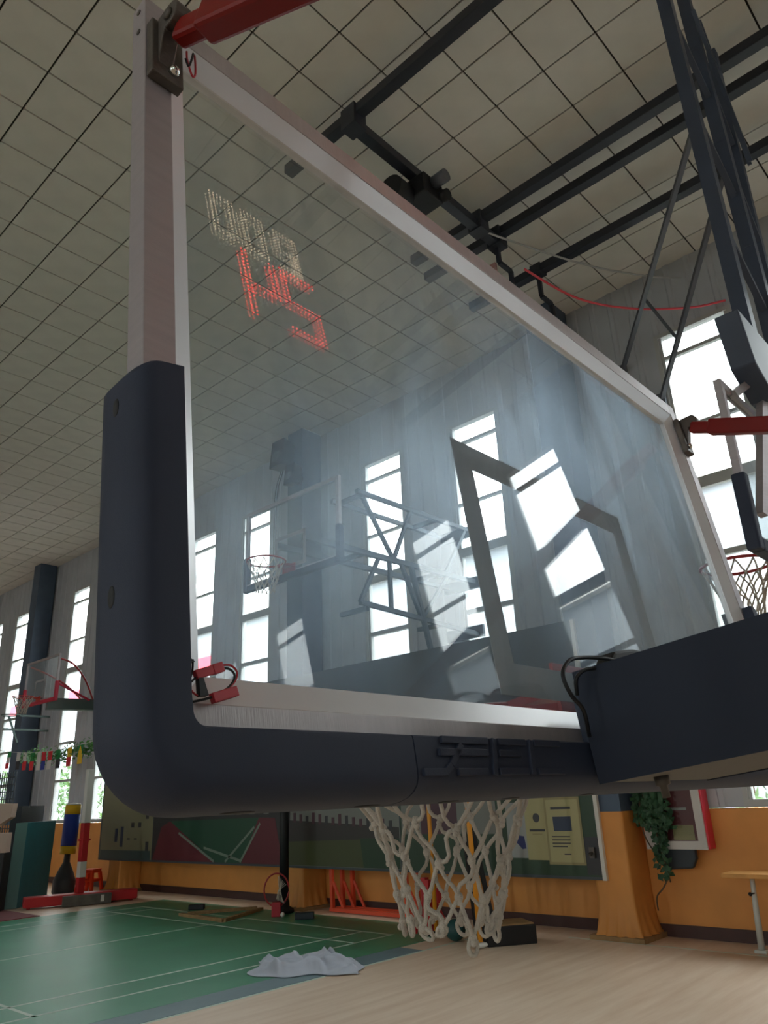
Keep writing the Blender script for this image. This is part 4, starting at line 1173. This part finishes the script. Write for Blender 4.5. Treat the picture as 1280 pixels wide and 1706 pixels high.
# plank frame and small box on the green mat
PF = thing('plank_frame', 'open frame of thin planks lying on the green mat', 'plank frame', (8.0, 10.9, 0.007))
for a, b in (((-0.42, 0.80), (-0.48, -0.45)), ((-0.48, -0.45), (0.62, 0.05)), ((-0.30, 0.78), (0.66, 0.22))):
    MB().bar((a[0], a[1], 0.022), (b[0], b[1], 0.022), 0.07, 0.044).build('plank', M['plank'], PF)
sb = MB().box(-0.14, 0.14, -0.07, 0.07, 0, 0.09).build('small_box', M['darkmat'], None, 0.01)
sb.location = (8.30, 9.52, 0.007); sb.rotation_euler = (0, 0, -0.8)
tag(sb, 'small dark box on the green mat', 'box')
sb2 = MB().box(-0.13, 0.13, -0.06, 0.06, 0, 0.08).build('small_box', M['black'], None, 0.01)
sb2.location = (8.15, 12.1, 0.007); sb2.rotation_euler = (0, 0, -0.8)
tag(sb2, 'small black box on the back edge of the green mat', 'box')

# orange metal rack
OF = thing('orange_rack', 'orange-red metal rack with tall uprights by the wall', 'rack', (9.06, 8.9, 0.007))
for (x, y) in ((-0.02, 0.80), (0.16, 0.75), (0.26, 0.62), (-0.02, -0.78), (0.22, -0.78)):
    MB().bar((x, y, 0.05), (x - 0.02, y + 0.03, 1.75), 0.055, 0.055).build('upright', M['orangemetal'], OF)
    MB().bar((x, y - 0.02, 0.42), (x + 0.05, y - 0.2, 0.04), 0.035, 0.035).build('foot_brace', M['orangemetal'], OF)
for x in (-0.02, 0.12, 0.25):
    MB().bar((x, 0.85, 0.03), (x, -0.85, 0.03), 0.05, 0.05).build('floor_rail', M['orangemetal'], OF)
MB().bar((0.0, 0.8, 1.72), (0.0, -0.78, 1.72), 0.05, 0.05).build('top_rail', M['orangemetal'], OF)
RD = thing('red_stand', 'bright red metal stand half hidden behind the white net', 'stand', (8.45, 7.15, 0.0065))
for (x, y) in ((0.12, 0.22), (-0.10, -0.02)):
    MB().box(x - 0.04, x + 0.04, y - 0.04, y + 0.04, 0.0, 0.60).build('upright', M['red'], RD)
MB().bar((0.12, 0.22, 0.42), (-0.12, -0.22, 0.42), 0.06, 0.16).build('cross_plate', M['red'], RD)
for sx in (-1, 1): MB().bar((-0.1 + sx * 0.02, -0.02, 0.5), (-0.1 + sx * 0.22, -0.05 - sx * 0.1, 0.0), 0.04, 0.04).build('leg', M['red'], RD)

# yellow poles, ball and black weight box
YP = thing('yellow_pole_stand', 'tall yellow pole with a white foot in front of the black weight box', 'pole', (7.80, 5.92, 0))
MB().tube([(0, 0, 0.04), (-0.02, 0.02, 1.2), (-0.06, 0.04, 2.6)], [0.03, 0.03, 0.035], 10).build('pole', M['yellowpole'], YP)
MB().ball((0, 0, 0.03), 0.09, 12, 6, (1.1, 0.9, 0.35)).build('foot', M['white'], YP)
YP2 = thing('yellow_pole_stand', 'tall orange-yellow pole behind the middle of the net', 'pole', (8.16, 6.87, 0.0065))
MB().tube([(0, 0, 0.04), (-0.01, 0.0, 1.2), (-0.02, 0.02, 2.6)], 0.028, 10).build('pole', M['yellowpole'], YP2)
MB().lathe([(0.11, 0), (0.11, 0.03), (0.04, 0.05)], seg=14).build('foot', M['black'], YP2)
gb = MB().ball((0, 0, 0.12), 0.12, 18, 12).build('exercise_ball', mat('dark_teal_ball', (24, 74, 72), 0.5))
gb.location = (7.98, 6.42, 0.002)
tag(gb, 'dark teal ball on the floor behind the net', 'ball')
WB = thing('weight_box', 'black weight box with a leaning strut right of the net', 'box', (8.22, 5.86, 0), (0, 0, -0.62))
MB().box(-0.30, 0.30, -0.22, 0.22, 0.0, 0.20).build('box_body', M['black'], WB, 0.012)
MB().box(-0.28, 0.28, -0.20, 0.20, 0.20, 0.215).build('lid', M['plank'], WB)
MB().bar((-0.12, 0.08, 0.2), (-0.28, 0.30, 1.6), 0.05, 0.05).build('strut', M['black'], WB)
MB().bar((-0.30, 0.14, 0.02), (-0.36, 0.2, 1.2), 0.05, 0.05).build('strut', M['black'], WB)

# bunting with little national flags over a leaf garland
BU = thing('flag_bunting', 'string of small national flags with green garland at the left', 'bunting', (8.0, 18.5, 1.35 + CAMZ))
FC_ = {'g': (20, 130, 60), 'w': (214, 210, 205), 'r': (214, 36, 48), 'y': (236, 190, 36), 'b': (40, 60, 150), 'k': (50, 48, 50)}
FM = {k: mat('flag_' + k, v, 0.7) for k, v in FC_.items()}
def sag(y):
    t = (y - 16.0) / 5.0
    return 0.05 * (1 - t) + 0.20 * t - 0.55 * t * (1 - t)
MB().tube([(0.0, y - 18.5, sag(y)) for y in [15.6 + 0.25 * i for i in range(24)]], 0.006, 5).build('string', M['white'], BU)
flags = [(16.55, 'gy'), (17.05, 'yr'), (17.62, 'gk'), (18.02, 'rw'), (18.35, 'rb'), (18.60, 'w'), (18.95, 'gr'), (19.40, 'wr'), (19.78, 'wk'), (20.35, 'gwr')]
for i, (y, cs) in enumerate(flags):
    n = len(cs); h = 0.40; w = 0.20; sway = 0.03 * math.sin(i * 2.3)
    fl = None
    for k, c in enumerate(cs):
        z1 = sag(y) - h * k / n; z0 = sag(y) - h * (k + 1) / n
        m_ = MB().box(-0.004, 0.004, y - 18.5 - w / 2 + sway * k, y - 18.5 + w / 2 + sway * k, z0, z1)
        if fl is None: fl = m_.build('flag', FM[c], BU)
        else: m_.build('flag_stripe', FM[c], fl)
    if i == 0: MB().prism([(y - 18.5 - 0.08, sag(y) - 0.16), (y - 18.5, sag(y) - 0.02), (y - 18.5 + 0.08, sag(y) - 0.16), (y - 18.5, sag(y) - 0.34)], 'x', -0.008, -0.0045).build('flag_emblem', FM['y'], fl)
gl = MB(); rnd = random.Random(3)
for i in range(900):
    y = rnd.uniform(15.9, 19.9); th_ = 0.16
    c = Vector((0.10 + rnd.gauss(0, 0.06), y - 18.5, sag(y) - 0.10 + rnd.gauss(0, 0.09)))
    u = Vector((rnd.gauss(0, 1), rnd.gauss(0, 1), rnd.gauss(0, 1))).normalized(); q = u.orthogonal().normalized(); s = rnd.uniform(0.03, 0.06)
    gl.add([c - u * s, c + q * s * 0.5, c + u * s, c - q * s * 0.5], [(0, 1, 2, 3)])
o = gl.build('garland', M['garland'], BU, fixn=False); o['kind'] = 'stuff'
# dark lattice screen at the far left
LS = thing('lattice_screen', 'dark lattice screen at the left edge behind the charcoal mat', 'screen', (8.7, 22.3, 0))
for i in range(12): MB().box(-0.012, 0.012, -0.8 + i * 0.15 - 0.012, -0.8 + i * 0.15 + 0.012, 0, 2.7).build('lattice_bar', M['darkmat'], LS)
for i in range(14): MB().box(-0.030, -0.012, -0.82, 0.87, 0.2 + i * 0.18, 0.225 + i * 0.18).build('lattice_bar', M['darkmat'], LS)
